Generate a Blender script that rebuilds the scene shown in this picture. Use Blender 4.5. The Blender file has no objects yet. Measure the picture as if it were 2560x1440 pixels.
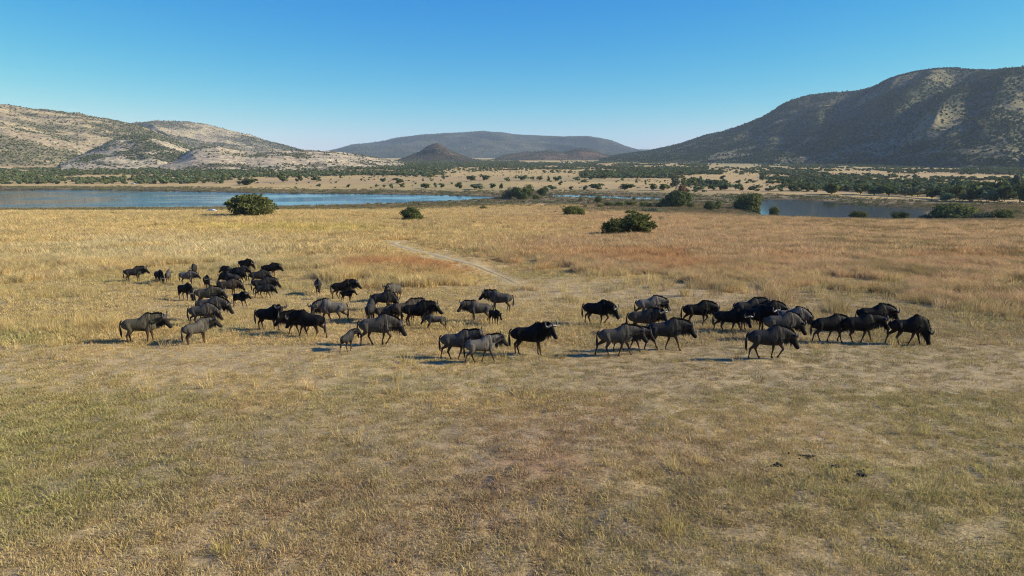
import bpy, math, random
import numpy as np
from mathutils import Vector

R = math.radians
rng = np.random.default_rng(7)
random.seed(7)
scene = bpy.context.scene
COL = scene.collection

# ------------------------------------------------------------------ camera
CAM_Z = 30.5
PITCH = math.atan(330 / 1707.0)
FPX = 1706.67
cd = bpy.data.cameras.new("camera")
cam = bpy.data.objects.new("camera", cd)
COL.objects.link(cam)
cam.location = (0, 0, CAM_Z)
cam.rotation_euler = (math.pi / 2 - PITCH, 0, 0)
cd.lens = 24
cd.sensor_width = 36
cd.clip_start = 0.1
cd.clip_end = 60000
scene.camera = cam

# ------------------------------------------------------------------ sky and sun
SUN_EL, SUN_AZ = R(25.5), R(93)            # azimuth clockwise from the view direction (+Y)
world = bpy.data.worlds.new("World")
scene.world = world
world.use_nodes = True
wt = world.node_tree
wt.nodes.clear()
wo = wt.nodes.new("ShaderNodeOutputWorld")
bg = wt.nodes.new("ShaderNodeBackground")
sk = wt.nodes.new("ShaderNodeTexSky")
sk.sky_type = 'NISHITA'
sk.sun_disc = False
sk.sun_elevation = SUN_EL
sk.sun_rotation = SUN_AZ
sk.altitude = 1100
sk.air_density = 1.0
sk.dust_density = 0.4
sk.ozone_density = 2.2
# the clear dry-season sky is deeper blue than the standard atmosphere: a response per channel
SKY_K = 0.1025
sep = wt.nodes.new("ShaderNodeSeparateColor"); cmb = wt.nodes.new("ShaderNodeCombineColor")
wt.links.new(sk.outputs[0], sep.inputs[0])
for ch, (a_, p_) in enumerate(((1.82, 2.55), (1.02, 1.13), (0.765, 0.22))):
    pw = wt.nodes.new("ShaderNodeMath"); pw.operation = 'POWER'; pw.inputs[1].default_value = p_
    ml = wt.nodes.new("ShaderNodeMath"); ml.operation = 'MULTIPLY'; ml.inputs[1].default_value = a_ * SKY_K ** (p_ - 1)
    wt.links.new(sep.outputs[ch], pw.inputs[0]); wt.links.new(pw.outputs[0], ml.inputs[0]); wt.links.new(ml.outputs[0], cmb.inputs[ch])
bg.inputs['Strength'].default_value = 0.075
wt.links.new(cmb.outputs[0], bg.inputs[0])
wt.links.new(bg.outputs[0], wo.inputs[0])

sd_ = bpy.data.lights.new("sun", 'SUN')
sd_.energy = 5.0
sd_.angle = R(0.5)
sd_.color = (1.0, 0.945, 0.78)
sun = bpy.data.objects.new("sun", sd_)
COL.objects.link(sun)
sdir = Vector((math.sin(SUN_AZ) * math.cos(SUN_EL), math.cos(SUN_AZ) * math.cos(SUN_EL), math.sin(SUN_EL)))
sun.rotation_euler = (-sdir).to_track_quat('-Z', 'Y').to_euler()

vs = scene.view_settings
vs.view_transform = 'Standard'
vs.look = 'None'
vs.exposure = 0.6
vs.gamma = 1.0
scene.cycles.max_bounces = 8
scene.cycles.transparent_max_bounces = 8
scene.cycles.volume_bounces = 1
scene.cycles.use_denoising = True
scene.cycles.denoiser = 'OPENIMAGEDENOISE'
scene.cycles.denoising_input_passes = 'RGB_ALBEDO_NORMAL'
scene.cycles.denoising_prefilter = 'NONE'
scene.cycles.pixel_filter_type = 'BLACKMAN_HARRIS'
scene.cycles.filter_width = 1.1

# ------------------------------------------------------------------ numeric helpers
def smooth(a, b, x):
    t = np.clip((np.asarray(x, float) - a) / (b - a), 0, 1)
    return t * t * (3 - 2 * t)

_perm = np.random.default_rng(3).random(65536)
def vnoise(x, y):
    xi = np.floor(x).astype(np.int64); yi = np.floor(y).astype(np.int64)
    fx = x - xi; fy = y - yi
    fx = fx * fx * fx * (fx * (fx * 6 - 15) + 10); fy = fy * fy * fy * (fy * (fy * 6 - 15) + 10)
    def h(a, b):
        k = (a * 73856093) ^ (b * 19349663)
        k = (k ^ (k >> 13)) * 1274126177
        return _perm[(k ^ (k >> 16)) & 65535]
    a = h(xi, yi); b = h(xi + 1, yi); c = h(xi, yi + 1); d = h(xi + 1, yi + 1)
    return (a * (1 - fx) + b * fx) * (1 - fy) + (c * (1 - fx) + d * fx) * fy
def fbm(x, y, octv=4, gain=0.5):
    x = np.asarray(x, float); y = np.asarray(y, float)
    s = 0; a = 1; t = 0
    for i in range(octv):
        s = s + a * vnoise(x + 17.3 * i, y - 9.7 * i); t += a; a *= gain; x = x * 2.03; y = y * 2.03
    return s / t

CP, SP = math.cos(PITCH), math.sin(PITCH)
def ray(px, py):
    px = np.asarray(px, float); py = np.asarray(py, float)
    u = (px - 1280) / FPX; v = (py - 720) / FPX
    return np.stack([u, CP - v * SP, -SP - v * CP], -1)
def project(X, Y, Z):
    D = CAM_Z - Z
    zc = np.maximum(Y * CP + D * SP, 0.05)
    return 1280 + FPX * X / zc, 720 + FPX * (D * CP - Y * SP) / zc
def plane0(px, py):
    d = ray(px, py); s = -CAM_Z / d[..., 2]
    return np.stack([d[..., 0] * s, d[..., 1] * s], -1)

# ------------------------------------------------------------------ lake outlines (real shorelines on the water plane)
LAKE_A = plane0(*np.array([(-900, 470), (0, 475), (200, 475), (430, 478), (600, 482), (760, 484), (900, 485), (1100, 488), (1235, 492),
                           (1245, 495), (1100, 504), (1000, 508), (850, 514), (690, 517), (560, 520), (300, 523), (0, 526), (-900, 533)], float).T)
LAKE_B = plane0(*np.array([(1376, 487), (1460, 488), (1560, 492), (1640, 495), (1660, 498), (1630, 499), (1560, 496), (1450, 493), (1380, 491)], float).T)
LAKE_C = plane0(*np.array([(1880, 501), (1930, 499), (2000, 500), (2060, 504), (2130, 511), (2220, 516), (2330, 524), (2380, 535), (2340, 552), (2200, 556), (2060, 556), (1960, 552), (1900, 543), (1870, 524), (1868, 508)], float).T)
def poly_sd(P, X, Y):
    """signed distance to a polygon, negative inside"""
    best = np.full(X.shape, 1e18); ins = np.zeros(X.shape, bool)
    n = len(P)
    for i in range(n):
        ax, ay = P[i]; bx, by = P[(i + 1) % n]
        ex, ey = bx - ax, by - ay
        t = np.clip(((X - ax) * ex + (Y - ay) * ey) / (ex * ex + ey * ey), 0, 1)
        d = (X - ax - t * ex) ** 2 + (Y - ay - t * ey) ** 2
        best = np.minimum(best, d)
        c = ((ay > Y) != (by > Y))
        with np.errstate(divide='ignore', invalid='ignore'):
            xx = ax + (Y - ay) * ex / (ey if ey != 0 else 1e-9)
        ins ^= c & (X < xx)
    d = np.sqrt(best)
    return np.where(ins, -d, d)
def lake_sd(X, Y):
    w = 5 * (fbm(X / 22, Y / 22, 3) - 0.5)
    return np.minimum(np.minimum(poly_sd(LAKE_A, X, Y), poly_sd(LAKE_B, X, Y)), poly_sd(LAKE_C, X, Y)) + w

PY = np.array([-400, -60, 0, 10, 28.3, 61, 115, 170, 231, 280, 330, 400, 470, 700, 1000, 1500, 2000, 3000, 5000, 14000], float)
PD = np.array([1.0, 3.4, 6.0, 6.8, 8.3, 11.0, 14.3, 17.2, 19.8, 22.9, 26.3, 29.7, 30.1, 29.4, 28.6, 27.0, 25.0, 20.5, 15.5, 12.0])
def terrain(X, Y):
    X = np.asarray(X, float); Y = np.asarray(Y, float)
    D = np.interp(Y, PY, PD)
    for k in (6.0, 12.0):
        D = 0.5 * D + 0.25 * (np.interp(Y - k, PY, PD) + np.interp(Y + k, PY, PD))
    w = smooth(60, 200, Y) * (1 - smooth(225, 310, Y))
    z = CAM_Z - D - 0.0125 * np.clip(X, -55, 260) * w
    far = smooth(420, 700, Y)
    z = z + far * (fbm(X / 260, Y / 260, 3) - 0.5) * 3.0
    near = 1 - smooth(150, 300, Y)
    z = z + near * ((fbm(X / 14, Y / 14, 3) - 0.5) * 0.35 + (fbm(X / 1.1, Y / 1.1, 3) - 0.5) * 0.13 + (fbm(X / .38, Y / .38, 2) - 0.5) * 0.045 * (1 - smooth(25, 60, Y)))
    R_ = np.hypot(X, Y)
    m = (R_ > 200) & (R_ < 2500)
    if np.any(m):
        sdm = lake_sd(X[m], Y[m])
        shore = np.where(sdm > 0, 0.25 + 0.10 * np.maximum(sdm - 2, 0) + 0.03 * sdm.clip(0, 8), np.maximum(0.25 + 0.25 * sdm, -1.5))
        zz = z[m]
        k = 0.6
        hmix = np.clip(0.5 + 0.5 * (shore - zz) / k, 0, 1)
        z = z.copy()
        z[m] = shore * (1 - hmix) + zz * hmix - k * hmix * (1 - hmix)
    return z
def ground_at(px, py):
    """the point of the ground seen at a photograph pixel"""
    px = np.atleast_1d(np.asarray(px, float)); py = np.atleast_1d(np.asarray(py, float))
    d = ray(px, py)
    s = np.geomspace(4, 9000, 1100)
    out = np.zeros((len(px), 3))
    for i in range(len(px)):
        P = d[i][None] * s[:, None]
        below = (CAM_Z + P[:, 2]) < np.maximum(terrain(P[:, 0], P[:, 1]), 0.0)
        j = int(np.argmax(below)) if below.any() else len(s) - 1
        a, b = s[max(j - 1, 0)], s[j]
        for _ in range(18):
            m = (a + b) / 2; p = d[i] * m
            if CAM_Z + p[2] < max(float(terrain(np.array([p[0]]), np.array([p[1]]))[0]), 0.0): b = m
            else: a = m
        p = d[i] * b
        out[i] = (p[0], p[1], CAM_Z + p[2])
    return out

# ------------------------------------------------------------------ scene helpers
def tag(o, label=None, cat=None, group=None, kind=None):
    if label: o['label'] = label
    if cat: o['category'] = cat
    if group: o['group'] = group
    if kind: o['kind'] = kind
    return o
def link(name, me, mat=None, parent=None):
    o = bpy.data.objects.new(name, me)
    COL.objects.link(o)
    if mat is not None and me is not None and len(me.materials) == 0: me.materials.append(mat)
    if parent is not None: o.parent = parent
    return o
def empty(name, loc, rz=0.0, sc=1.0):
    o = bpy.data.objects.new(name, None)
    o.empty_display_size = 0.2
    o.location = loc; o.rotation_euler = (0, 0, rz); o.scale = (sc, sc, sc)
    COL.objects.link(o)
    return o
def mesh_np(name, V, F, smooth_=False):
    """V (n,3); F list of index arrays (each (m,k))"""
    me = bpy.data.meshes.new(name)
    V = np.asarray(V, np.float32)
    Fs = [np.asarray(f, np.int32) for f in (F if isinstance(F, list) else [F]) if len(f)]
    me.vertices.add(len(V)); me.vertices.foreach_set('co', V.ravel())
    loops = np.concatenate([f.ravel() for f in Fs]); tot = np.concatenate([np.full(len(f), f.shape[1]) for f in Fs])
    me.loops.add(len(loops)); me.loops.foreach_set('vertex_index', loops)
    me.polygons.add(len(tot))
    me.polygons.foreach_set('loop_start', np.concatenate([[0], np.cumsum(tot)[:-1]]).astype(np.int32))
    if smooth_: me.polygons.foreach_set('use_smooth', np.ones(len(tot), bool))
    me.update(calc_edges=True)
    return me
def set_col(me, name, C):
    a = me.attributes.new(name, 'FLOAT_COLOR', 'POINT')
    C = np.asarray(C, np.float32)
    if C.shape[1] == 3: C = np.concatenate([C, np.ones((len(C), 1), np.float32)], 1)
    a.data.foreach_set('color', np.ascontiguousarray(C).ravel())
def grid_faces(nr, nc):
    i = np.arange(nr - 1)[:, None] * nc + np.arange(nc - 1)[None]
    return np.stack([i, i + 1, i + nc + 1, i + nc], -1).reshape(-1, 4)

# ------------------------------------------------------------------ materials
class NT:
    def __init__(s, name):
        s.m = bpy.data.materials.new(name); s.m.use_nodes = True; s.t = s.m.node_tree; s.t.nodes.clear()
        s.out = s.n('ShaderNodeOutputMaterial')
    def n(s, typ, **kw):
        nd = s.t.nodes.new(typ)
        for k, v in kw.items():
            if hasattr(nd, k): setattr(nd, k, v)
            else: nd.inputs[k].default_value = v
        return nd
    def l(s, a, b): s.t.links.new(a, b)
    def mix(s, fac, a, b, mode='MIX'):
        nd = s.n('ShaderNodeMix', data_type='RGBA', blend_type=mode)
        for sock, v in ((nd.inputs[0], fac), (nd.inputs[6], a), (nd.inputs[7], b)):
            if hasattr(v, 'is_linked') or hasattr(v, 'links'): s.l(v, sock)
            elif isinstance(v, tuple): sock.default_value = (*v, 1) if len(v) == 3 else v
            else: sock.default_value = v
        return nd.outputs[2]
    def math(s, op, a, b=None, c=None):
        nd = s.n('ShaderNodeMath', operation=op)
        for i, v in enumerate((a, b, c)):
            if v is None: continue
            if hasattr(v, 'links'): s.l(v, nd.inputs[i])
            else: nd.inputs[i].default_value = v
        return nd.outputs[0]
    def noise(s, vec, scale, detail=4, rough=0.55):
        nd = s.n('ShaderNodeTexNoise', Scale=scale, Detail=detail, Roughness=rough)
        if vec is not None: s.l(vec, nd.inputs['Vector'])
        return nd.outputs['Fac']
    def ramp(s, fac, lo, hi):
        nd = s.n('ShaderNodeMapRange'); nd.inputs[1].default_value = lo; nd.inputs[2].default_value = hi
        s.l(fac, nd.inputs[0]); return nd.outputs[0]
    def attr(s, name, typ='GEOMETRY'):
        nd = s.n('ShaderNodeAttribute'); nd.attribute_name = name; nd.attribute_type = typ; return nd
    def bsdf(s, col, rough=0.8, spec=0.3, normal=None):
        b = s.n('ShaderNodeBsdfPrincipled'); b.inputs['Roughness'].default_value = rough if not hasattr(rough, 'links') else 0.5
        if hasattr(rough, 'links'): s.l(rough, b.inputs['Roughness'])
        b.inputs['Specular IOR Level'].default_value = spec
        if hasattr(col, 'links'): s.l(col, b.inputs['Base Color'])
        else: b.inputs['Base Color'].default_value = (*col, 1)
        if normal is not None: s.l(normal, b.inputs['Normal'])
        s.l(b.outputs[0], s.out.inputs[0]); return b
    def bump(s, h, strength, dist):
        nd = s.n('ShaderNodeBump'); nd.inputs['Strength'].default_value = strength; nd.inputs['Distance'].default_value = dist
        s.l(h, nd.inputs['Height']); return nd.outputs[0]

def mat_ground():
    k = NT('dry_soil'); c = k.attr('col').outputs['Color']
    pos = k.n('ShaderNodeNewGeometry').outputs['Position']
    n1 = k.noise(pos, 1.6, 6, 0.7); n2 = k.noise(pos, 14.0, 5, 0.75); n3 = k.noise(pos, 0.05, 5, 0.6)
    f = k.ramp(n1, 0.3, 0.7)
    col = k.mix(1.0, c, k.mix(f, (0.72, 0.70, 0.68), (1.22, 1.22, 1.2)), 'MULTIPLY')
    col = k.mix(1.0, col, k.mix(k.ramp(n2, 0.35, 0.65), (0.55, 0.55, 0.56), (1.25, 1.25, 1.2)), 'MULTIPLY')
    col = k.mix(1.0, col, k.mix(k.ramp(n3, 0.35, 0.65), (0.88, 0.87, 0.86), (1.1, 1.1, 1.08)), 'MULTIPLY')
    k.bsdf(col, 0.95, 0.1, k.bump(k.math('ADD', n1, k.math('MULTIPLY', n2, 0.4)), 0.9, 0.06)); return k.m
def mat_hill(name, speck=0.05, dark=(0.5, 0.52, 0.5), light=(1.25, 1.22, 1.15), lo=0.42, hi=0.6):
    k = NT(name); c = k.attr('col').outputs['Color']
    pos = k.n('ShaderNodeNewGeometry').outputs['Position']
    n1 = k.noise(pos, speck, 5, 0.75); n2 = k.noise(pos, speck * 0.2, 4, 0.6)
    col = k.mix(1.0, c, k.mix(k.ramp(n1, lo, hi), dark, light), 'MULTIPLY')
    col = k.mix(1.0, col, k.mix(k.ramp(n2, 0.35, 0.65), (0.82, 0.82, 0.82), (1.15, 1.15, 1.12)), 'MULTIPLY')
    k.bsdf(col, 0.95, 0.05, k.bump(n1, 0.7, 6.0)); return k.m
def mat_foliage(name, col, var=0.35, trans=0.25, use_obj=True, tint=False):
    k = NT(name)
    g = k.n('ShaderNodeNewGeometry')
    rnd = g.outputs['Random Per Island']
    base = k.attr('tint', 'INSTANCER').outputs['Color'] if tint else None
    if base is None:
        base = k.mix(0.0, col, col)
    f = k.math('MULTIPLY_ADD', rnd, 2 * var, 1 - var)
    c = k.mix(1.0, base, k.n('ShaderNodeCombineColor').outputs[0], 'MULTIPLY')
    comb = [n for n in k.t.nodes if n.bl_idname == 'ShaderNodeCombineColor'][-1]
    for i in range(3): k.l(f, comb.inputs[i])
    if use_obj:
        oi = k.n('ShaderNodeObjectInfo')
        c = k.mix(1.0, c, k.mix(oi.outputs['Random'], (0.78, 0.82, 0.8), (1.2, 1.15, 1.05)), 'MULTIPLY')
    d = k.n('ShaderNodeBsdfDiffuse'); t = k.n('ShaderNodeBsdfTranslucent'); mx = k.n('ShaderNodeMixShader')
    mx.inputs[0].default_value = trans
    k.l(c, d.inputs[0]); k.l(c, t.inputs[0]); k.l(d.outputs[0], mx.inputs[1]); k.l(t.outputs[0], mx.inputs[2])
    k.l(mx.outputs[0], k.out.inputs[0]); return k.m
def mat_plain(name, col, rough=0.7, spec=0.3, nscale=6.0, amt=0.25, metal=0.0):
    k = NT(name); tc = k.n('ShaderNodeTexCoord').outputs['Object']
    n = k.noise(tc, nscale, 4)
    lo = tuple(v * (1 - amt) for v in col); hi = tuple(v * (1 + amt) for v in col)
    b = k.bsdf(k.mix(k.ramp(n, 0.3, 0.7), lo, hi), rough, spec); b.inputs['Metallic'].default_value = metal
    return k.m
# ------------------------------------------------------------------ what grows where on the near plain
def poly_y(pts, x):
    p = np.array(pts, float); return np.interp(x, p[:, 0], p[:, 1])
TALL_LEFT = [(-600, 690), (0, 672), (250, 662), (420, 652), (640, 640), (760, 652), (850, 690), (1000, 702), (1150, 708), (1250, 716), (1330, 722)]
TALL_RIGHT = [(1000, 625), (1090, 642), (1200, 668), (1400, 676), (1600, 688), (1750, 700), (1900, 712), (2100, 725), (2300, 735), (2560, 745), (3200, 760)]
TRACK = [(1000, 604), (985, 608), (1005, 616), (1060, 632), (1120, 646), (1180, 660), (1240, 684), (1300, 712), (1370, 735), (1450, 752)]
def blob(px, py, cx, cy, rx, ry):
    return np.exp(-(((px - cx) / rx) ** 2 + ((py - cy) / ry) ** 2))
def mixc(a, b, t):
    return a * (1 - t[:, None]) + np.asarray(b)[None] * t[:, None]
STRAW = (0.54, 0.41, 0.19); GOLD = (0.64, 0.46, 0.195); PINK = (0.56, 0.365, 0.195); GREEN = (0.36, 0.34, 0.115)
OLIVE = (0.41, 0.345, 0.145); BROWN = (0.40, 0.275, 0.155); SOIL = (0.40, 0.275, 0.16); RED = (0.40, 0.20, 0.10); YEL = (0.62, 0.47, 0.15)
MUD = (0.085, 0.068, 0.045); REEDC = (0.125, 0.105, 0.05)
def zone(X, Y):
    """grass colour, soil colour, tallness 0..1, cover 0..1"""
    Z = CAM_Z - np.interp(Y, PY, PD)
    px, py = project(X, Y, Z)
    jit = (fbm(X / 6 + 40, Y / 10, 4) - 0.5)
    pj = py + jit * np.clip((py - 520) * 0.55, 12, 120)
    left = px < np.interp(py, [560, 604, 616, 640, 660, 690, 720, 760], [900, 990, 1005, 1095, 1180, 1250, 1320, 1470])
    yl = poly_y(TALL_LEFT, px); yr = poly_y(TALL_RIGHT, px)
    tall = np.where(left, 1 - smooth(yl - 6, yl + 26, pj), np.clip((1 - smooth(yr - 50, yr + 45, pj)) * 1.0 + (smooth(0.4, 0.62, fbm(X / 1.7, Y / 2.4, 3)) - 0.5) * 1.3 * (1 - np.abs(2 * smooth(yr - 70, yr + 60, pj) - 1)), 0, 1))
    tall = np.where(py < 600, 1.0, tall)
    n1 = fbm(X / 9, Y / 9 + 3, 4); n2 = fbm(X / 2.6 + 9, Y / 2.6, 4); n3 = fbm(X / 30 + 5, Y / 40, 3); n4 = fbm(X / 4.5 - 20, Y / 4.5, 3)
    # short grazed turf
    C = np.tile(np.array(STRAW), (len(X), 1))
    gl = smooth(0.46, 0.62, n1) * 0.55
    C = mixc(C, OLIVE, gl)
    gmask = blob(px, py, 250, 1090, 520, 150) * 0.9 + blob(px, py, 60, 1230, 260, 200) * 0.7 + blob(px, py, 700, 960, 400, 60) * 0.3 + blob(px, py, 2300, 1150, 450, 380) * 0.35 + blob(px, py, 150, 690, 200, 40) * 0.5 + blob(px, py, 2100, 880, 500, 70) * 0.45 + blob(px, py, 60, 840, 160, 26)
    C = mixc(C, GREEN, np.clip(gmask * smooth(0.40, 0.66, n4) * 0.7, 0, 0.6))
    bmask = blob(px, py, 1100, 1320, 700, 230) * 0.9 + blob(px, py, 900, 1150, 600, 120) * 0.5 + blob(px, py, 1500, 1100, 300, 130) * 0.5
    C = mixc(C, BROWN, np.clip(bmask * (.3 + .7 * smooth(0.35, 0.65, n2)), 0, 0.75))
    straw2 = blob(px, py, 1000, 950, 650, 110) * 0.55 + blob(px, py, 400, 850, 500, 90) * 0.55
    C = mixc(C, GOLD, np.clip(straw2 * smooth(0.4, 0.62, n2), 0, 0.6))
    C = C * np.array([1.0, 0.975, 0.93])
    worn = smooth(1250, 1700, px + (n1 - .5) * 500) * smooth(700, 740, py) * (1 - smooth(930, 1040, py))
    C = mixc(C, (0.36, 0.27, 0.135), worn * .6)
    # tall grass
    T = np.tile(np.array(GOLD), (len(X), 1))
    pinkness = smooth(1000, 1500, px + (n3 - 0.5) * 700) * 0.75
    T = mixc(T, PINK, pinkness)
    T = mixc(T, (0.68, 0.545, 0.29), smooth(1100, 500, px) * smooth(575, 625, py) * smooth(.35, .6, n1) * .75)
    T = mixc(T, STRAW, smooth(0.45, 0.7, n3) * 0.4)
    T = mixc(T, YEL, np.clip(blob(px, py, 800, 578, 170, 10) * 1.0 + blob(px, py, 560, 575, 160, 9) * 0.6 + blob(px, py, 1200, 705, 120, 16) * 0.5, 0, 0.8))
    T = mixc(T, (0.52, 0.25, 0.10), np.clip(blob(px, py, 1060, 668, 120, 18) * 0.9 + blob(px, py, 900, 665, 80, 10) * 0.5 + blob(px, py, 1700, 650, 420, 36) * 0.62 * smooth(0.4, 0.6, n1) + blob(px, py, 2400, 635, 250, 40) * 0.4 * smooth(0.4, 0.6, n1), 0, 0.8))
    T = mixc(T, (0.22, 0.165, 0.065), np.clip(smooth(1500, 2400, px) * smooth(0.50, 0.66, n4) * 0.75, 0, 0.7))
    C = mixc(C, (0, 0, 0), tall) + T * tall[:, None]
    S = np.tile(np.array(SOIL), (len(X), 1)) * (0.75 + 0.5 * n2[:, None])
    S = mixc(S, RED, np.clip(blob(px, py, 1350, 1160, 190, 60) * 0.9 * smooth(.38, .58, n4) + blob(px, py, 950, 530, 120, 10) * 0.7 + blob(px, py, 860, 528, 60, 8) * 0.9, 0, 0.8))
    S = S * 0.55 + C * 0.45
    S = S * (1 - tall[:, None]) + (0.5 * C + 0.5 * np.array(STRAW)) * tall[:, None]
    cover = 0.72 + 0.28 * smooth(0.35, 0.6, n2)
    bare = worn * .35 + blob(px, py, 1420, 730, 190, 38) * 0.85 + blob(px, py, 2450, 1320, 130, 60) * 0.7 * smooth(.4, .6, n4) + blob(px, py, 1750, 735, 300, 22) * 0.4 + blob(px, py, 1340, 1160, 200, 60) * 0.6 * smooth(.35, .6, n4) + blob(px, py, 1000, 1380, 700, 150) * 0.55 * smooth(.42, .62, n2) + blob(px, py, 2100, 1250, 500, 250) * 0.4 * smooth(.45, .62, n2) + blob(px, py, 700, 1000, 500, 90) * 0.4 * smooth(.48, .62, n4)
    cover = np.where(tall > 0.5, 0.35 + 0.65 * smooth(0.38, 0.58, fbm(X / 1.5, Y / 2.6, 3)), cover * (1 - np.clip(bare, 0, 0.85)))
    # the shore: dark low swamp growth
    return C, S, tall, cover, px, py, (n1, n2, n3, n4)

def shore_mix(C, X, Y, amount=1.0):
    m = (np.hypot(X, Y) > 180) & (np.hypot(X, Y) < 2400)
    if not m.any(): return C
    C = C.copy()
    sd = lake_sd(X[m], Y[m]); n = fbm(X[m] / 20, Y[m] / 12, 3)
    nearside = Y[m] < 470
    width = np.where(nearside, 85, 75) * (0.6 + 0.8 * n) + np.where((X[m] > 20) & nearside, 25, 0)
    t = (1 - smooth(width * 0.6, width, sd)) * amount
    D = mixc(np.tile(np.array(REEDC), (int(m.sum()), 1)), BROWN, smooth(0.42, 0.62, fbm(X[m] / 9, Y[m] / 7, 3)) * 0.55)
    D = mixc(D, MUD, 1 - smooth(2, 9, sd))
    C[m] = C[m] * (1 - t[:, None]) + D * t[:, None]
    return C

# ------------------------------------------------------------------ ground sheet
def build_ground():
    th = np.concatenate([np.linspace(-180, -56, 40), np.linspace(-55.5, 55.5, 540), np.linspace(56, 180, 40)])
    th = np.radians(th)
    rr = np.geomspace(1.5, 11000, 640)
    TH, RR = np.meshgrid(th, rr)
    X = (np.sin(TH) * RR).ravel(); Y = (np.cos(TH) * RR).ravel()
    Z = terrain(X, Y)
    C, S, tall, cover, *_ = zone(X, Y)
    n = fbm(X / 300, Y / 160, 4)
    # the far plain: pale dry grass, faintly greener strips
    P = np.tile(np.array((0.54, 0.375, 0.16)), (len(X), 1))
    P = mixc(P, (0.44, 0.295, 0.155), smooth(0.48, 0.7, n) * 0.6)
    P = mixc(P, (0.23, 0.22, 0.10), smooth(0.5, 0.62, fbm(X / 420 + 7, Y / 300, 3)) * 0.35)
    px, py = project(X, Y, Z)
    apron = blob(px, py, 2030, 402, 260, 14)
    P = mixc(P, (0.30, 0.28, 0.125), np.clip(apron * 1.2, 0, 0.85) * (Y > 900))
    P = mixc(P, (0.52, 0.33, 0.18), np.clip(blob(px, py, 330, 412, 240, 8) + blob(px, py, 700, 425, 300, 8), 0, 0.9) * (Y > 900))
    far = smooth(430, 520, Y)
    S = S * (1 - far[:, None]) + P * far[:, None]
    S = shore_mix(S, X, Y)
    me = mesh_np('ground', np.stack([X, Y, Z], 1), grid_faces(len(rr), len(th)), True)
    set_col(me, 'col', S)
    return tag(link('ground', me, mat_ground()), kind='structure')

# ------------------------------------------------------------------ water
def build_water(name, poly, ripple, base):
    c = poly.mean(0); P = poly.copy()
    d = P - c
    P = c + d * (1 + 26 / np.maximum(np.linalg.norm(d, axis=1), 1))[:, None]
    k = NT(name + '_surface')
    pos = k.n('ShaderNodeNewGeometry').outputs['Position']
    mp = k.n('ShaderNodeMapping'); mp.inputs['Scale'].default_value = (0.55, 1.0, 1.0); k.l(pos, mp.inputs[0])
    n1 = k.noise(mp.outputs[0], 0.9, 3, 0.6); n2 = k.noise(mp.outputs[0], 0.02, 4, 0.55)
    calm = k.ramp(n2, 0.46, 0.58)
    bmp = k.n('ShaderNodeBump'); bmp.inputs['Distance'].default_value = 0.25
    k.l(n1, bmp.inputs['Height']); k.l(k.math('MULTIPLY_ADD', calm, ripple * 1.1, ripple * 0.12), bmp.inputs['Strength'])
    b = k.bsdf(base, 0.07, 0.5, bmp.outputs[0]); b.inputs['IOR'].default_value = 1.33
    me = mesh_np(name, np.concatenate([P, np.zeros((len(P), 1))], 1), np.arange(len(P))[None])
    return tag(link(name, me, k.m), kind='structure')

# ------------------------------------------------------------------ hills: real heightfields with a foot, a crest and a back slope
def hill(name, sky, crest, foot, mat, colfun, nx=260, nt=90, spur=0.18, p=1.15, seed=0.0, skew=0.8, rough=0.03, sfreq=1.0, extra=None):
    sky = np.array(sky, float)
    xs = np.linspace(sky[0, 0], sky[-1, 0], nx)
    ys = np.interp(xs, sky[:, 0], sky[:, 1])
    k = np.ones(5) / 5; ysm = np.convolve(np.pad(ys, 2, mode='edge'), k, 'valid')
    d = ray(xs, ysm); hl = np.hypot(d[:, 0], d[:, 1]); u = d[:, :2] / hl[:, None]; te = d[:, 2] / hl
    Rc = np.interp(xs, *np.array(crest, float).T); Rf = np.interp(xs, *np.array(foot, float).T)
    zc = CAM_Z + te * Rc
    t = np.concatenate([np.linspace(0, 1, nt), 1 + np.linspace(0, 1, nt // 3)[1:] * 0.9])
    T = t[:, None]
    Rg = Rf + (Rc - Rf) * T
    X = u[:, 0] * Rg; Y = u[:, 1] * Rg
    g = terrain(X.ravel(), Y.ravel()).reshape(X.shape)
    H = np.maximum(zc - g, 0.0)
    up = np.where(T <= 1, np.clip(T, 0, 1) ** p, 1 - smooth(1, 1.9, T) * 1.02)
    up = np.where(T <= 1, up * 0.75 + 0.25 * smooth(0, 1, T), up)
    L = (Rc - Rf).mean()
    q = X + Y * skew; w = Y - X * skew
    rid = 1 - np.abs(2 * fbm(q / (L * 0.55 / sfreq) + seed, w / (L * 1.6 / sfreq), 3) - 1)
    rid2 = fbm(q / (L * 0.16) + seed, w / (L * 0.35), 4) - 0.5
    env = np.where(T <= 1, 4 * T * (1 - T), 0.6 * smooth(1, 1.3, T))
    Z = g - 1.5 + (H + 1.5) * up + H * env * ((rid - 0.62) * spur * 2.2 + rid2 * spur * 0.9)
    if extra is not None: Z = Z + extra(xs[None] + 0 * T, T + 0 * xs[None], H)
    fade = np.clip(np.minimum(T, 1), 0, 1)
    Z = Z + H * rough * (fbm(X / (L * 0.05), Y / (L * 0.05), 4) - 0.5) * fade * 2
    # nothing on the slope may rise above the crest as seen from the plain
    lim = CAM_Z + (te * Rg) - 0.004 * (1 - np.minimum(T, 1)) * Rg
    Z = np.where(T < 1, np.minimum(Z, np.maximum(lim, g - 1.5)), Z)
    nr, nc = X.shape
    V = np.stack([X, Y, Z], -1)
    me = mesh_np(name, V.reshape(-1, 3), grid_faces(nr, nc), True)
    px, py = project(X, Y, Z)
    set_col(me, 'col', colfun(X.ravel(), Y.ravel(), Z.ravel(), (T + 0 * X).ravel(), px.ravel(), py.ravel()))
    o = tag(link(name, me, mat), kind='structure')
    return o, V, T, xs

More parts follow.
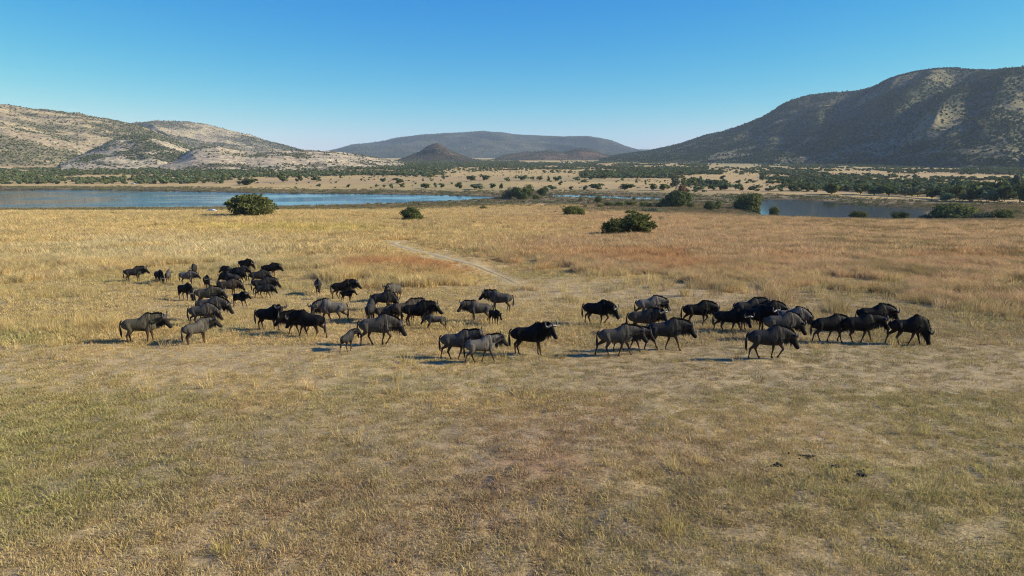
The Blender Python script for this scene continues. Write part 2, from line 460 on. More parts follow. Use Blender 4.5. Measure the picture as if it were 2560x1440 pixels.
def hill_points(V, n, dens, tmax=1.08, nt=90):
    """random points on a hill, kept where dens(x, y, z, t, px, py) says so"""
    nr, nc, _ = V.shape
    nrm = int(nt * 1.0) + 3
    out = []
    tot = 0
    while tot < n:
        m = n * 3
        # sample rows by slant area
        r = rng.random(m) * (min(nrm, nr) - 1.001); c = rng.random(m) * (nc - 1.001)
        i = r.astype(int); j = c.astype(int); fr = (r - i)[:, None]; fc = (c - j)[:, None]
        P = (V[i, j] * (1 - fr) + V[i + 1, j] * fr) * (1 - fc) + (V[i, j + 1] * (1 - fr) + V[i + 1, j + 1] * fr) * fc
        px, py = project(P[:, 0], P[:, 1], P[:, 2])
        keep = rng.random(m) < dens(P[:, 0], P[:, 1], P[:, 2], r / nt, px, py)
        out.append(P[keep]); tot += int(keep.sum())
        if len(out) > 30: break
    P = np.concatenate(out)[:n]
    return P

# ------------------------------------------------------------------ scattering of uncountable growth (grass, scrub)
def scatter(name, P, rot, scl, vi, tint, sources, mat=None):
    me = bpy.data.meshes.new(name)
    me.vertices.add(len(P)); me.vertices.foreach_set('co', np.asarray(P, np.float32).ravel())
    def att(nm, typ, dt, key):
        a = me.attributes.new(nm, typ, 'POINT'); a.data.foreach_set(key, np.ascontiguousarray(dt).ravel())
    att('rot', 'FLOAT_VECTOR', np.asarray(rot, np.float32), 'vector')
    att('scl', 'FLOAT_VECTOR', np.asarray(scl, np.float32), 'vector')
    att('vi', 'INT', np.asarray(vi, np.int32), 'value')
    t4 = np.concatenate([np.asarray(tint, np.float32), np.ones((len(P), 1), np.float32)], 1)
    att('tint', 'FLOAT_COLOR', t4, 'color')
    o = link(name, me)
    g = bpy.data.node_groups.new(name + '_scatter', 'GeometryNodeTree')
    g.interface.new_socket('Geometry', in_out='INPUT', socket_type='NodeSocketGeometry')
    g.interface.new_socket('Geometry', in_out='OUTPUT', socket_type='NodeSocketGeometry')
    gi = g.nodes.new('NodeGroupInput'); go = g.nodes.new('NodeGroupOutput')
    ip = g.nodes.new('GeometryNodeInstanceOnPoints'); jn = g.nodes.new('GeometryNodeJoinGeometry')
    for s in reversed(sources):
        oi = g.nodes.new('GeometryNodeObjectInfo'); oi.inputs['Object'].default_value = s
        oi.inputs['As Instance'].default_value = True
        g.links.new(oi.outputs['Geometry'], jn.inputs[0])
    def na(nm, typ):
        n = g.nodes.new('GeometryNodeInputNamedAttribute'); n.data_type = typ; n.inputs['Name'].default_value = nm; return n.outputs['Attribute']
    g.links.new(gi.outputs[0], ip.inputs['Points']); g.links.new(jn.outputs[0], ip.inputs['Instance'])
    ip.inputs['Pick Instance'].default_value = True
    g.links.new(na('vi', 'INT'), ip.inputs['Instance Index'])
    g.links.new(na('rot', 'FLOAT_VECTOR'), ip.inputs['Rotation'])
    g.links.new(na('scl', 'FLOAT_VECTOR'), ip.inputs['Scale'])
    g.links.new(ip.outputs[0], go.inputs[0])
    md = o.modifiers.new('scatter', 'NODES'); md.node_group = g
    return tag(o, kind='stuff')
def source(name, me, mat):
    me.materials.append(mat)
    return bpy.data.objects.new(name, me)      # never linked: it is only the shape that the scatter copies

def tuft_mesh(name, n, spread, h0, h1, width, lean, seed, flop=0.5):
    r = np.random.default_rng(seed)
    a = r.random(n) * 2 * np.pi; rad = spread * np.sqrt(r.random(n))
    bx = np.cos(a) * rad; by = np.sin(a) * rad
    h = h0 + (h1 - h0) * r.random(n)
    la = a + r.normal(0, 0.9, n); ll = lean * h * (0.3 + r.random(n))
    dx, dy = np.cos(la) * ll, np.sin(la) * ll
    fa = r.random(n) * np.pi; w = width * (0.6 + 0.8 * r.random(n))
    wx, wy = np.cos(fa) * w / 2, np.sin(fa) * w / 2
    z0 = np.full(n, -0.03)
    V = np.stack([np.stack([bx - wx, by - wy, z0], 1), np.stack([bx + wx, by + wy, z0], 1),
                  np.stack([bx + dx * .4 + wx * .8, by + dy * .4 + wy * .8, h * .62], 1), np.stack([bx + dx * .4 - wx * .8, by + dy * .4 - wy * .8, h * .62], 1),
                  np.stack([bx + dx * (1 + flop), by + dy * (1 + flop), h], 1)], 1).reshape(-1, 3)
    i = np.arange(n)[:, None] * 5
    return mesh_np(name, V, [i + np.array([[0, 1, 2, 3]]), i + np.array([[3, 2, 4]])])
# ------------------------------------------------------------------ wildebeest
def tube(pts, hw, hh, L, n=12, up=None):
    """closed tube through pts; elliptical sections, half width along the lateral axis L, half height across it"""
    pts = np.asarray(pts, float); m = len(pts)
    T = np.gradient(pts, axis=0); T /= np.linalg.norm(T, axis=1)[:, None] + 1e-9
    L = np.asarray(L, float); L = np.tile(L, (m, 1)) if L.ndim == 1 else L
    L = L - (L * T).sum(1)[:, None] * T; L /= np.linalg.norm(L, axis=1)[:, None] + 1e-9
    U = np.cross(T, L)
    a = np.linspace(0, 2 * np.pi, n, endpoint=False)
    hw = np.broadcast_to(np.asarray(hw, float), (m,)); hh = np.broadcast_to(np.asarray(hh, float), (m,))
    V = pts[:, None] + L[:, None] * (np.cos(a)[None, :, None] * hw[:, None, None]) + U[:, None] * (np.sin(a)[None, :, None] * hh[:, None, None])
    V = V.reshape(-1, 3)
    i = np.arange(m - 1)[:, None] * n; j = np.arange(n)[None]; j2 = (j + 1) % n
    Q = np.stack([i + j, i + j2, i + n + j2, i + n + j], -1).reshape(-1, 4)
    V = np.concatenate([V, pts[:1], pts[-1:]])
    c0, c1 = m * n, m * n + 1
    jj = np.arange(n); j2 = (jj + 1) % n
    t0 = np.stack([np.full(n, c0), j2, jj], -1); b = (m - 1) * n
    t1 = np.stack([np.full(n, c1), b + jj, b + j2], -1)
    return V, Q, np.concatenate([t0, t1])
def merge(parts):
    Vs, Qs, Ts, o = [], [], [], 0
    for V, Q, T in parts:
        Vs.append(V); Qs.append(Q + o); Ts.append(T + o); o += len(V)
    return np.concatenate(Vs), np.concatenate(Qs), np.concatenate(Ts)
def resample(P, n):
    P = np.asarray(P, float); m = len(P); t = np.linspace(0, m - 1, n)
    # Catmull-Rom through the rows
    i = np.clip(np.floor(t).astype(int), 0, m - 2); f = (t - i)[:, None]
    g = lambda k: P[np.clip(k, 0, m - 1)]
    p0, p1, p2, p3 = g(i - 1), g(i), g(i + 1), g(i + 2)
    return 0.5 * (2 * p1 + (p2 - p0) * f + (2 * p0 - 5 * p1 + 4 * p2 - p3) * f ** 2 + (3 * p1 - p0 - 3 * p2 + p3) * f ** 3)

TORSO = np.array([  # x, z centre, half height, half width
    (-0.78, 1.03, 0.07, 0.06), (-0.74, 1.0, 0.15, 0.13), (-0.64, 0.955, 0.235, 0.195), (-0.48, 0.935, 0.272, 0.232), (-0.25, 0.915, 0.295, 0.25),
    (0.0, 0.915, 0.33, 0.258), (0.20, 0.955, 0.395, 0.25), (0.38, 0.995, 0.425, 0.22), (0.50, 1.005, 0.37, 0.185), (0.60, 1.03, 0.28, 0.14)])
HEADS = {'level': (10, -50), 'low': (-20, -62), 'graze': (-58, -76), 'high': (32, -42), 'mid': (-4, -56)}
GAITS = {'s': ((2, 0), (-3, 0), (3, 0), (-2, 0)), 's2': ((-4, 0), (4, 0), (-6, 0), (6, 0)),
         'w1': ((17, 0), (-20, 0), (-20, 0), (15, 0)), 'w2': ((-20, 0), (17, 0), (14, 0), (-20, 0)),
         'r1': ((28, 62), (-6, 0), (-12, 0), (16, 0)), 'r2': ((-8, 0), (30, 58), (16, 0), (-14, 0)), 'wide': ((24, 0), (10, 0), (-22, 0), (-12, 0))}
def rot_y(P, c, a):
    """swing in the side plane: positive moves the foot forward (+x)"""
    a = R(a); d = P - c; x = d[:, 0] * math.cos(a) - d[:, 2] * math.sin(a); z = d[:, 0] * math.sin(a) + d[:, 2] * math.cos(a)
    return c + np.stack([x, d[:, 1], z], 1)

def wildebeest_parts(pose, neck_yaw=0, head_yaw=0, gait='s', calf=False, seed=0, tail=0.0, npit=0, hpit=0):
    r = np.random.default_rng(seed)
    S = {}
    parts = []; skel = []
    tor = TORSO.copy()
    if calf:
        tor[:, 2] *= 0.86; tor[:, 3] *= 0.82; tor[:, 1] += 0.03; tor[6:, 2] *= 0.95
    tor[:, 3] *= 1 + r.normal(0, 0.04); tor[3:6, 2] *= 1 + r.normal(0, 0.03)
    tr = resample(tor, 28)
    parts.append(tube(np.stack([tr[:, 0], 0 * tr[:, 0], tr[:, 1]], 1), tr[:, 3], tr[:, 2], (0, 1, 0), 16))
    skel.append((np.stack([tr[:, 0], 0 * tr[:, 0], tr[:, 1]], 1), tr[:, 3], 0))
    NP, HP = HEADS[pose]; NP = R(NP + npit); HP = R(HP + hpit); ny = R(neck_yaw); hy = ny + R(head_yaw)
    nl = (0.50 if pose != 'graze' else 0.58) * (0.92 if calf else 1)
    N = np.array([math.cos(NP) * math.cos(ny), math.cos(NP) * math.sin(ny), math.sin(NP)])
    B0 = np.array([0.30, 0, 1.06]); B = np.array([0.50, 0, 1.11])
    Pp = B + N * nl
    mid = B + N * nl * 0.5 + np.array([0, 0, 0.03])
    nk = resample([(*B0, .20, .30), (*B, .15, .255), (*mid, .125, .215), (*Pp, .105, .165)], 14)
    if calf: nk[:, 3:] *= 0.82
    Ln = np.array([-math.sin(ny), math.cos(ny), 0]); Lat = np.stack([(0 * (1 - f) + f * Ln[0], 1 - f + f * Ln[1], 0.) for f in np.linspace(0, 1, 14)])
    parts.append(tube(nk[:, :3], nk[:, 3], nk[:, 4], Lat, 14)); skel.append((nk[:, :3], nk[:, 3], 1))
    H = np.array([math.cos(HP) * math.cos(hy), math.cos(HP) * math.sin(hy), math.sin(HP)]); Lh = np.array([-math.sin(hy), math.cos(hy), 0])
    U = np.cross(H, Lh)
    hs_ = 0.86 if calf else 1.12
    hd = np.array([(-.09, .09, .08, 0), (-.03, .125, .092, .0), (.06, .132, .098, -.01), (.18, .118, .082, -.02), (.31, .095, .068, -.02), (.42, .088, .074, -.012), (.49, .068, .066, -.008), (.515, .04, .045, -.01)])
    hd = resample(hd, 18); hd[:, :] *= hs_
    hp = Pp + H[None] * hd[:, :1] + U[None] * hd[:, 3:4]
    parts.append(tube(hp, hd[:, 2], hd[:, 1], Lh, 14)); skel.append((hp, hd[:, 2], 2))
    for sgn in (-1, 1):     # ears
        e0 = Pp + Lh * sgn * .07 * hs_ + U * .05 * hs_ - H * .03
        dirn = Lh * sgn * .8 - H * .45 - U * .05; dirn /= np.linalg.norm(dirn)
        el = 0.21
        parts.append(tube([e0, e0 + dirn * el * .35, e0 + dirn * el * .75, e0 + dirn * el], [.022, .05, .04, .012], [.02, .022, .02, .012], np.cross(dirn, U), 8))
        skel.append((np.array([e0 + dirn * el * f for f in (.3, .65, 1)]), np.array([.05, .04, .02]), 2))
    g = GAITS[gait]
    leg_w = 0.88 if calf else 1
    for k, (front, sg) in enumerate(((1, 1), (1, -1), (0, 1), (0, -1))):
        a, bend = g[k]; a = a + r.normal(0, 2.0)
        if front:
            J = np.array([(.40, .10, .98, .13), (.36, .125, .80, .112), (.33, .13, .64, .078), (.355, .12, .42, .050), (.355, .12, .36, .043), (.35, .12, .14, .030), (.36, .12, .085, .038), (.385, .12, .03, .047), (.40, .12, .0, .048)])
            if bend:
                J[3:, :3] = rot_y(J[3:, :3], J[3, :3], -bend); J[6:, :3] = rot_y(J[6:, :3], J[6, :3], -bend * .7)
            piv = np.array([.38, .1, .95])
        else:
            J = np.array([(-.50, .09, 1.02, .17), (-.46, .12, .86, .165), (-.41, .135, .70, .118), (-.50, .13, .54, .068), (-.585, .125, .43, .052), (-.572, .125, .36, .042), (-.545, .125, .14, .031), (-.53, .125, .085, .039), (-.505, .125, .03, .047), (-.495, .125, .0, .048)])
            piv = np.array([-.48, .1, .98])
        J[:, :3] = rot_y(J[:, :3], piv, a)
        zmin = J[:, 2].min()
        if not bend:
            zt = J[1, 2]; low = J[:, 2] < zt
            J[low, 2] = zt + (J[low, 2] - zt) * (zt - 0.0) / (zt - zmin)
        J[:, 1] *= sg * (0.9 if calf else 1.0)
        J[:, 3] *= leg_w
        Jr = resample(J, 24)
        parts.append(tube(Jr[:, :3], Jr[:, 3], Jr[:, 3] * 1.05, (0, 1, 0), 10)); skel.append((Jr[:, :3], Jr[:, 3], 3))
    S['body'] = merge(parts); S['skel'] = skel
    # horns
    S['horn'] = []
    for sgn in (-1, 1):
        if calf:
            pl = [(.05, .09, -.02), (.07, .15, -.03), (.085, .21, -.035), (.09, .25, -.03)]; rad = [.022, .018, .012, .004]
        else:
            w = 1 + r.normal(0, .07)
            pl = [(.02, .105, -.02), (.10, .10, -.03), (.20, .065, -.02), (.28, .085, .0), (.315, .165, .02), (.295, .25, .02), (.245, .305, .0)]; rad = [.056, .053, .045, .038, .031, .022, .008]
            pl = [(x * w, y, z) for x, y, z in pl]
        Wd = U * .55 - H * .84; Wd /= np.linalg.norm(Wd)
        if calf: Wd = U * .5 - H * .86
        P = resample([(*(Pp + Lh * sgn * l + U * .09 * hs_ - H * .01 + Wd * (u_ - .09) - U * .0 * f), q) for (l, u_, f), q in zip(pl, rad)], 16)
        S['horn'].append(tube(P[:, :3], P[:, 3], P[:, 3], H, 8))
    # mane: upright hair along the crest from the withers to the poll
    bl = []; n = 120 if not calf else 60
    cr0 = np.array([[x, 0, z + h] for x, z, h in tr[(tr[:, 0] > .16) & (tr[:, 0] < .40)][:, :3]])
    Un = np.cross(np.gradient(nk[:, :3], axis=0), Lat); Un /= np.linalg.norm(Un, axis=1)[:, None]
    cr1 = (nk[:, :3] + Un * nk[:, 4:5])[6:]
    crest = resample(np.concatenate([cr0[::2], cr1[::2], [Pp + U * .12 * hs_ + H * .02]]), n)
    tg = np.gradient(crest, axis=0); tg /= np.linalg.norm(tg, axis=1)[:, None] + 1e-9
    hl = (.062 if not calf else .055) * (0.7 + .8 * r.random(n)) * (0.55 + 0.6 * np.sin(np.linspace(.25, 2.9, n)))
    upv = np.array([0, 0, 1.0])[None] - tg * tg[:, 2:3] * .8 + r.normal(0, .26, (n, 3)) - tg * .5
    upv /= np.linalg.norm(upv, axis=1)[:, None]
    b0 = crest - upv * .045 + r.normal(0, .012, (n, 3)) * [1, 1, .3]
    tip = crest + upv * hl[:, None]; wv = tg * .028
    V = np.stack([b0 - wv, b0 + wv, tip + wv * .4, tip - wv * .4], 1).reshape(-1, 3); q = np.arange(n)[:, None] * 4 + np.arange(4)[None]
    wv2 = np.tile(Ln, (n, 1)) * .02
    V2 = np.stack([b0 - wv2, b0 + wv2, tip], 1).reshape(-1, 3); t2 = np.arange(n)[:, None] * 3 + np.arange(3)[None] + len(V)
    S['mane'] = (np.concatenate([V, V2]), q, t2)
    # beard: hanging hair from the chest along the throat to the chin
    n = 130 if not calf else 50
    under = (nk[:, :3] - Un * nk[:, 4:5] * .9)[4:]
    chin = Pp + H * .20 * hs_ - U * .11 * hs_
    line = resample(np.concatenate([under[::2], [chin]]), n)
    ln = (.25 if not calf else .08) * (0.5 + .8 * r.random(n)) * (0.5 + .6 * np.sin(np.linspace(.3, 2.7, n)))
    tip = line - np.array([0, 0, 1])[None] * ln[:, None] + r.normal(0, .02, (n, 3))
    tip[:, 2] = np.maximum(tip[:, 2], 0.04)
    tl = np.gradient(line, axis=0); tl /= np.linalg.norm(tl, axis=1)[:, None] + 1e-9
    jt = r.normal(0, .03, (n, 1)) * Ln[None]
    V = np.stack([line + jt - tl * .025 + [0, 0, .05], line + jt + tl * .025 + [0, 0, .05], tip], 1).reshape(-1, 3)
    t3 = np.arange(n)[:, None] * 3 + np.arange(3)[None]
    S['beard'] = (V, np.zeros((0, 4), int), t3)
    # tail
    k = 0.8 if calf else 1.0
    sw = tail
    TP = np.array([(-.76, 0, 1.12, .03), (-.83, sw * .25, 1.05, .03), (-.865 - abs(sw) * .05, sw * .5, .88, .026), (-.86 - abs(sw) * .1, sw * .8, .70, .045), (-.85 - abs(sw) * .15, sw, .52, .05), (-.83 - abs(sw) * .2, sw * 1.15, 1.0 - .66 * k, .012)])
    TPr = resample(TP, 18)
    S['tail'] = tube(TPr[:, :3], TPr[:, 3] * .8, TPr[:, 3], (0, 1, 0), 8)
    # eyes
    S['eye'] = [Pp + H * .11 * hs_ + Lh * sg * .086 * hs_ + U * .035 * hs_ for sg in (-1, 1)]
    S['hs'] = hs_
    return S

def body_mesh(S, voxel):
    V, Q, T = S['body']
    me = mesh_np('wildebeest_hide', V, [Q, T], True)
    o = bpy.data.objects.new('tmp_body', me); COL.objects.link(o)
    m = o.modifiers.new('r', 'REMESH'); m.mode = 'VOXEL'; m.voxel_size = voxel; m.use_smooth_shade = True
    s = o.modifiers.new('s', 'SMOOTH'); s.factor = 0.5; s.iterations = 3
    dg = bpy.context.evaluated_depsgraph_get()
    out = bpy.data.meshes.new_from_object(o.evaluated_get(dg))
    bpy.data.objects.remove(o); bpy.data.meshes.remove(me)
    n = len(out.vertices); co = np.empty(n * 3, np.float32); out.vertices.foreach_get('co', co); co = co.reshape(-1, 3)
    # hide regions: which skeleton piece each vertex lies closest to
    reg = [np.full(n, 9.0) for _ in range(4)]
    for pts, rad, k in S['skel']:
        d = np.linalg.norm(co[:, None] - pts[None], axis=2) - np.asarray(rad)[None]
        reg[k] = np.minimum(reg[k], d.min(1))
    head = smooth(-.04, .05, np.minimum(reg[0], reg[1]) - reg[2])
    leg = smooth(.0, .08, np.minimum(reg[0], reg[1]) - reg[3]) * (1 - smooth(.40, .78, co[:, 2]))
    fore = smooth(-.15, .25, co[:, 0]) * (1 - head)
    set_col(out, 'hide', np.stack([head, leg, fore], 1))
    out.polygons.foreach_set('use_smooth', np.ones(len(out.polygons), bool))
    return out

def mat_hide():
    k = NT('wildebeest_hide')
    a = k.n('ShaderNodeSeparateColor'); k.l(k.attr('hide').outputs['Color'], a.inputs[0])
    oi = k.n('ShaderNodeObjectInfo'); base = oi.outputs['Color']
    tc = k.n('ShaderNodeTexCoord').outputs['Object']
    mp = k.n('ShaderNodeMapping'); mp.inputs['Scale'].default_value = (15, 1.2, 2.2); k.l(tc, mp.inputs[0])
    st = k.ramp(k.noise(mp.outputs[0], 1.0, 3, 0.6), 0.40, 0.60)
    n2 = k.ramp(k.noise(tc, 3.0, 4), 0.3, 0.7)
    c = k.mix(1.0, base, k.mix(n2, (.8, .8, .8), (1.25, 1.22, 1.18)), 'MULTIPLY')
    c = k.mix(k.math('MULTIPLY_ADD', a.outputs[2], 0.65, 0.2), c, k.mix(1.0, c, k.mix(st, (.28, .28, .3), (1.6, 1.58, 1.55)), 'MULTIPLY'))
    c = k.mix(a.outputs[1], c, (0.075, 0.040, 0.022))
    c = k.mix(k.math('MULTIPLY', a.outputs[0], 0.88), c, (0.010, 0.009, 0.009))
    b = k.bsdf(c, 0.6, 0.06, k.bump(st, 0.15, 0.02)); return k.m
MAT = {}
def init_mats():
    MAT['hide'] = mat_hide()
    MAT['hair'] = mat_plain('black_hair', (0.009, 0.008, 0.008), 0.6, 0.25)
    MAT['horn'] = mat_plain('grey_horn', (0.065, 0.054, 0.043), 0.35, 0.4)
    MAT['eye'] = mat_plain('dark_eye', (0.006, 0.005, 0.005), 0.15, 0.6)
TINT = {'black': (0.010, 0.009, 0.008), 'dark': (0.030, 0.027, 0.024), 'grey': (0.066, 0.057, 0.045), 'pale': (0.108, 0.095, 0.078), 'brown': (0.056, 0.043, 0.031), 'olive': (0.076, 0.065, 0.042)}
def eye_mesh():
    me = bpy.data.meshes.new('eye')
    import bmesh
    bm = bmesh.new(); bmesh.ops.create_icosphere(bm, subdivisions=2, radius=.022); bm.to_mesh(me); bm.free()
    return me

def wildebeest(i, x, y, scale, yaw, pose, tint, label, ny=0, hy=0, gait='s', tail=0.0, calf=False, npit=0, hpit=0, pos=None):
    S = wildebeest_parts(pose, ny, hy, gait, calf, seed=i * 13 + 5, tail=tail, npit=npit, hpit=hpit)
    p = pos
    t = empty('wildebeest', (p[0], p[1], p[2] - 0.015), R(yaw), scale * .97)
    tag(t, label, 'wildebeest calf' if calf else 'wildebeest', 'wildebeest herd')
    c = TINT[tint]
    def put(nm, me, mat):
        o = link(nm, me, mat, t); o.color = (*c, 1); return o
    put('body', body_mesh(S, 0.024), MAT['hide'])
    for V, Q, T in S['horn']: put('horn', mesh_np('horn', V, [Q, T], True), MAT['horn'])
    for nm in ('mane', 'beard', 'tail'):
        if nm == 'beard' and calf: continue
        V, Q, T = S[nm]; put(nm, mesh_np(nm, V, [Q, T], nm == 'tail'), MAT['hair'])
    for e in S['eye']:
        o = put('eye', EYE, MAT['eye']); o.location = e
    return t
# ------------------------------------------------------------------ trees and bushes
def leaf_quads(C, N, size, r, elong=1.0):
    """one small leaf spray per centre, facing roughly N"""
    n = len(C)
    N = N + r.normal(0, .55, (n, 3)); N /= np.linalg.norm(N, axis=1)[:, None] + 1e-9
    A = np.cross(N, r.normal(0, 1, (n, 3))); A /= np.linalg.norm(A, axis=1)[:, None] + 1e-9
    B = np.cross(N, A)
    s = size * (0.6 + 0.8 * r.random((n, 1)))
    A = A * s; B = B * s * elong
    V = np.stack([C - A * .5 - B * .6, C + A * .55 - B * .35, C + A * .35 + B * .6, C - A * .6 + B * .3], 1).reshape(-1, 3)
    return V, np.arange(n)[:, None] * 4 + np.arange(4)[None]
def crown(seed, w, h, z0, n, leaf, style='round', blobs=16):
    r = np.random.default_rng(seed)
    c = r.normal(0, 1, (blobs, 3)); c /= np.linalg.norm(c, axis=1)[:, None]; c *= (r.random((blobs, 1)) ** .45) * .74
    if style == 'umbrella': c[:, 2] = abs(c[:, 2]) * .6 + .1
    c[:, 2] = np.maximum(c[:, 2], -.55)
    rad = .24 + .22 * r.random(blobs)
    k = r.integers(0, blobs, n)
    d = r.normal(0, 1, (n, 3)); d /= np.linalg.norm(d, axis=1)[:, None]
    q = (.55 + .5 * r.random((n, 1)))
    P = c[k] + d * rad[k][:, None] * q
    if style == 'spiky':
        m = r.random(n) < .30
        spk = r.normal(0, 1, (70, 3)); spk[:, 2] = abs(spk[:, 2]) * .8; spk /= np.linalg.norm(spk, axis=1)[:, None]; ln_ = .80 + .24 * r.random((70, 1))
        ki = r.integers(0, 70, int(m.sum())); P[m] = spk[ki] * ln_[ki] * (.5 + .5 * r.random((int(m.sum()), 1))) + r.normal(0, .03, (int(m.sum()), 3))
    P[:, 2] = np.clip(P[:, 2], -.75 - .1 * r.random(n), 2)
    N = d + P * .5
    C = P * np.array([w / 2, w / 2, h / 2]) + [0, 0, z0 + h / 2]
    if style == 'spiky':
        return leaf_quads(C, np.cross(N, r.normal(0, 1, (n, 3))), leaf, r, 2.2)
    return leaf_quads(C, N, leaf, r)
def trunk(seed, h, rad, stems, spread, top):
    r = np.random.default_rng(seed + 99); parts = []
    for s in range(stems):
        a = 2 * np.pi * (s + r.random() * .6) / max(stems, 1); sp = spread * (.4 + .6 * r.random()) if stems > 1 else spread * .15
        P = np.array([(0.1 * math.cos(a) * (stems > 1), .1 * math.sin(a) * (stems > 1), -.3, rad), (math.cos(a) * sp * .25, math.sin(a) * sp * .25, h * .45, rad * .75), (math.cos(a) * sp * .6, math.sin(a) * sp * .6, h, rad * .55), (math.cos(a) * sp, math.sin(a) * sp, top, rad * .18)])
        Q = resample(P, 9); parts.append(tube(Q[:, :3], Q[:, 3], Q[:, 3], (-math.sin(a), math.cos(a), 0), 7))
        for b in range(3):
            f = .45 + .15 * b; i = int(f * 8); a2 = a + r.normal(0, 1.2); e = Q[i, :3] + np.array([math.cos(a2) * spread * .5, math.sin(a2) * spread * .5, (top - h) * .6])
            parts.append(tube(np.array([Q[i, :3], (Q[i, :3] + e) / 2 + [0, 0, .1 * h], e]), [Q[i, 3] * .6, Q[i, 3] * .4, Q[i, 3] * .15], [Q[i, 3] * .6, Q[i, 3] * .4, Q[i, 3] * .15], (-math.sin(a2), math.cos(a2), 0), 6))
    return merge(parts)
FOL = {}
def init_foliage():
    FOL['dark'] = mat_foliage('dark_leaves', (0.088, 0.106, 0.036), .45, .3)
    FOL['mid'] = mat_foliage('green_leaves', (0.138, 0.148, 0.050), .45, .32)
    FOL['bright'] = mat_foliage('bright_leaves', (0.135, 0.145, 0.042), .45, .35)
    FOL['yellow'] = mat_foliage('yellow_green_leaves', (0.15, 0.145, 0.035), .4, .25)
    FOL['grey'] = mat_foliage('grey_green_leaves', (0.15, 0.16, 0.09), .4, .25)
    FOL['blue'] = mat_foliage('dusky_green_leaves', (0.125, 0.16, 0.075), .45, .25)
    FOL['scrub'] = mat_foliage('scrub_leaves', (0.060, 0.076, 0.028), .45, .15)
    FOL['rust'] = mat_foliage('rusty_twigs', (0.16, 0.085, 0.045), .4, .15)
    FOL['bark'] = mat_plain('grey_bark', (0.10, 0.08, 0.06), .9, .1, 8.0)

def near_tree(kind, cat, label, px, py, wpx, hpx, col, style='round', group=None, n=2600, stems=3, seed=0, raised=0.0):
    p = ground_at(px, py)[0]
    dist = math.hypot(p[0], p[1])
    w, h = wpx * dist / FPX, hpx * dist / FPX
    o = empty(kind, p, rng.random() * 6.28); tag(o, label, cat, group)
    ch = h * (1 - raised)
    V, Q = crown(seed + 11, w, ch * (1.12 if style != 'spiky' else 1.22), h - ch - .2 * ch * (raised == 0), int(n * 3.0), max(w, h) * .029 if style != 'spiky' else max(w, h) * .017, style, 22 + int(8 * w / h))
    me = mesh_np('crown', V, Q); link('crown', me, FOL[col], o)
    V, Q, T = trunk(seed, h * .35, max(.05, h * .02), stems, w * .33, h * .8)
    link('trunk', mesh_np('trunk', V, [Q, T], True), FOL['bark'], o)
    return o

def tree_proto(seed, w, h, col, style='round', n=260, leaf=.5, raised=.18):
    """small far tree as one mesh: crown and trunk"""
    ch = h * (1 - raised)
    V, Q = crown(seed, w, ch, h - ch, n, leaf, style, 9)
    V2, Q2, T2 = trunk(seed, h * .4, .12, 2, w * .25, h * .75)
    me = mesh_np('tree', np.concatenate([V, V2]), [Q, Q2 + len(V), T2 + len(V)])
    me.materials.append(FOL[col]); me.materials.append(FOL['bark'])
    mi = np.zeros(len(me.polygons), np.int32); mi[len(Q):] = 1
    me.polygons.foreach_set('material_index', mi)
    return me

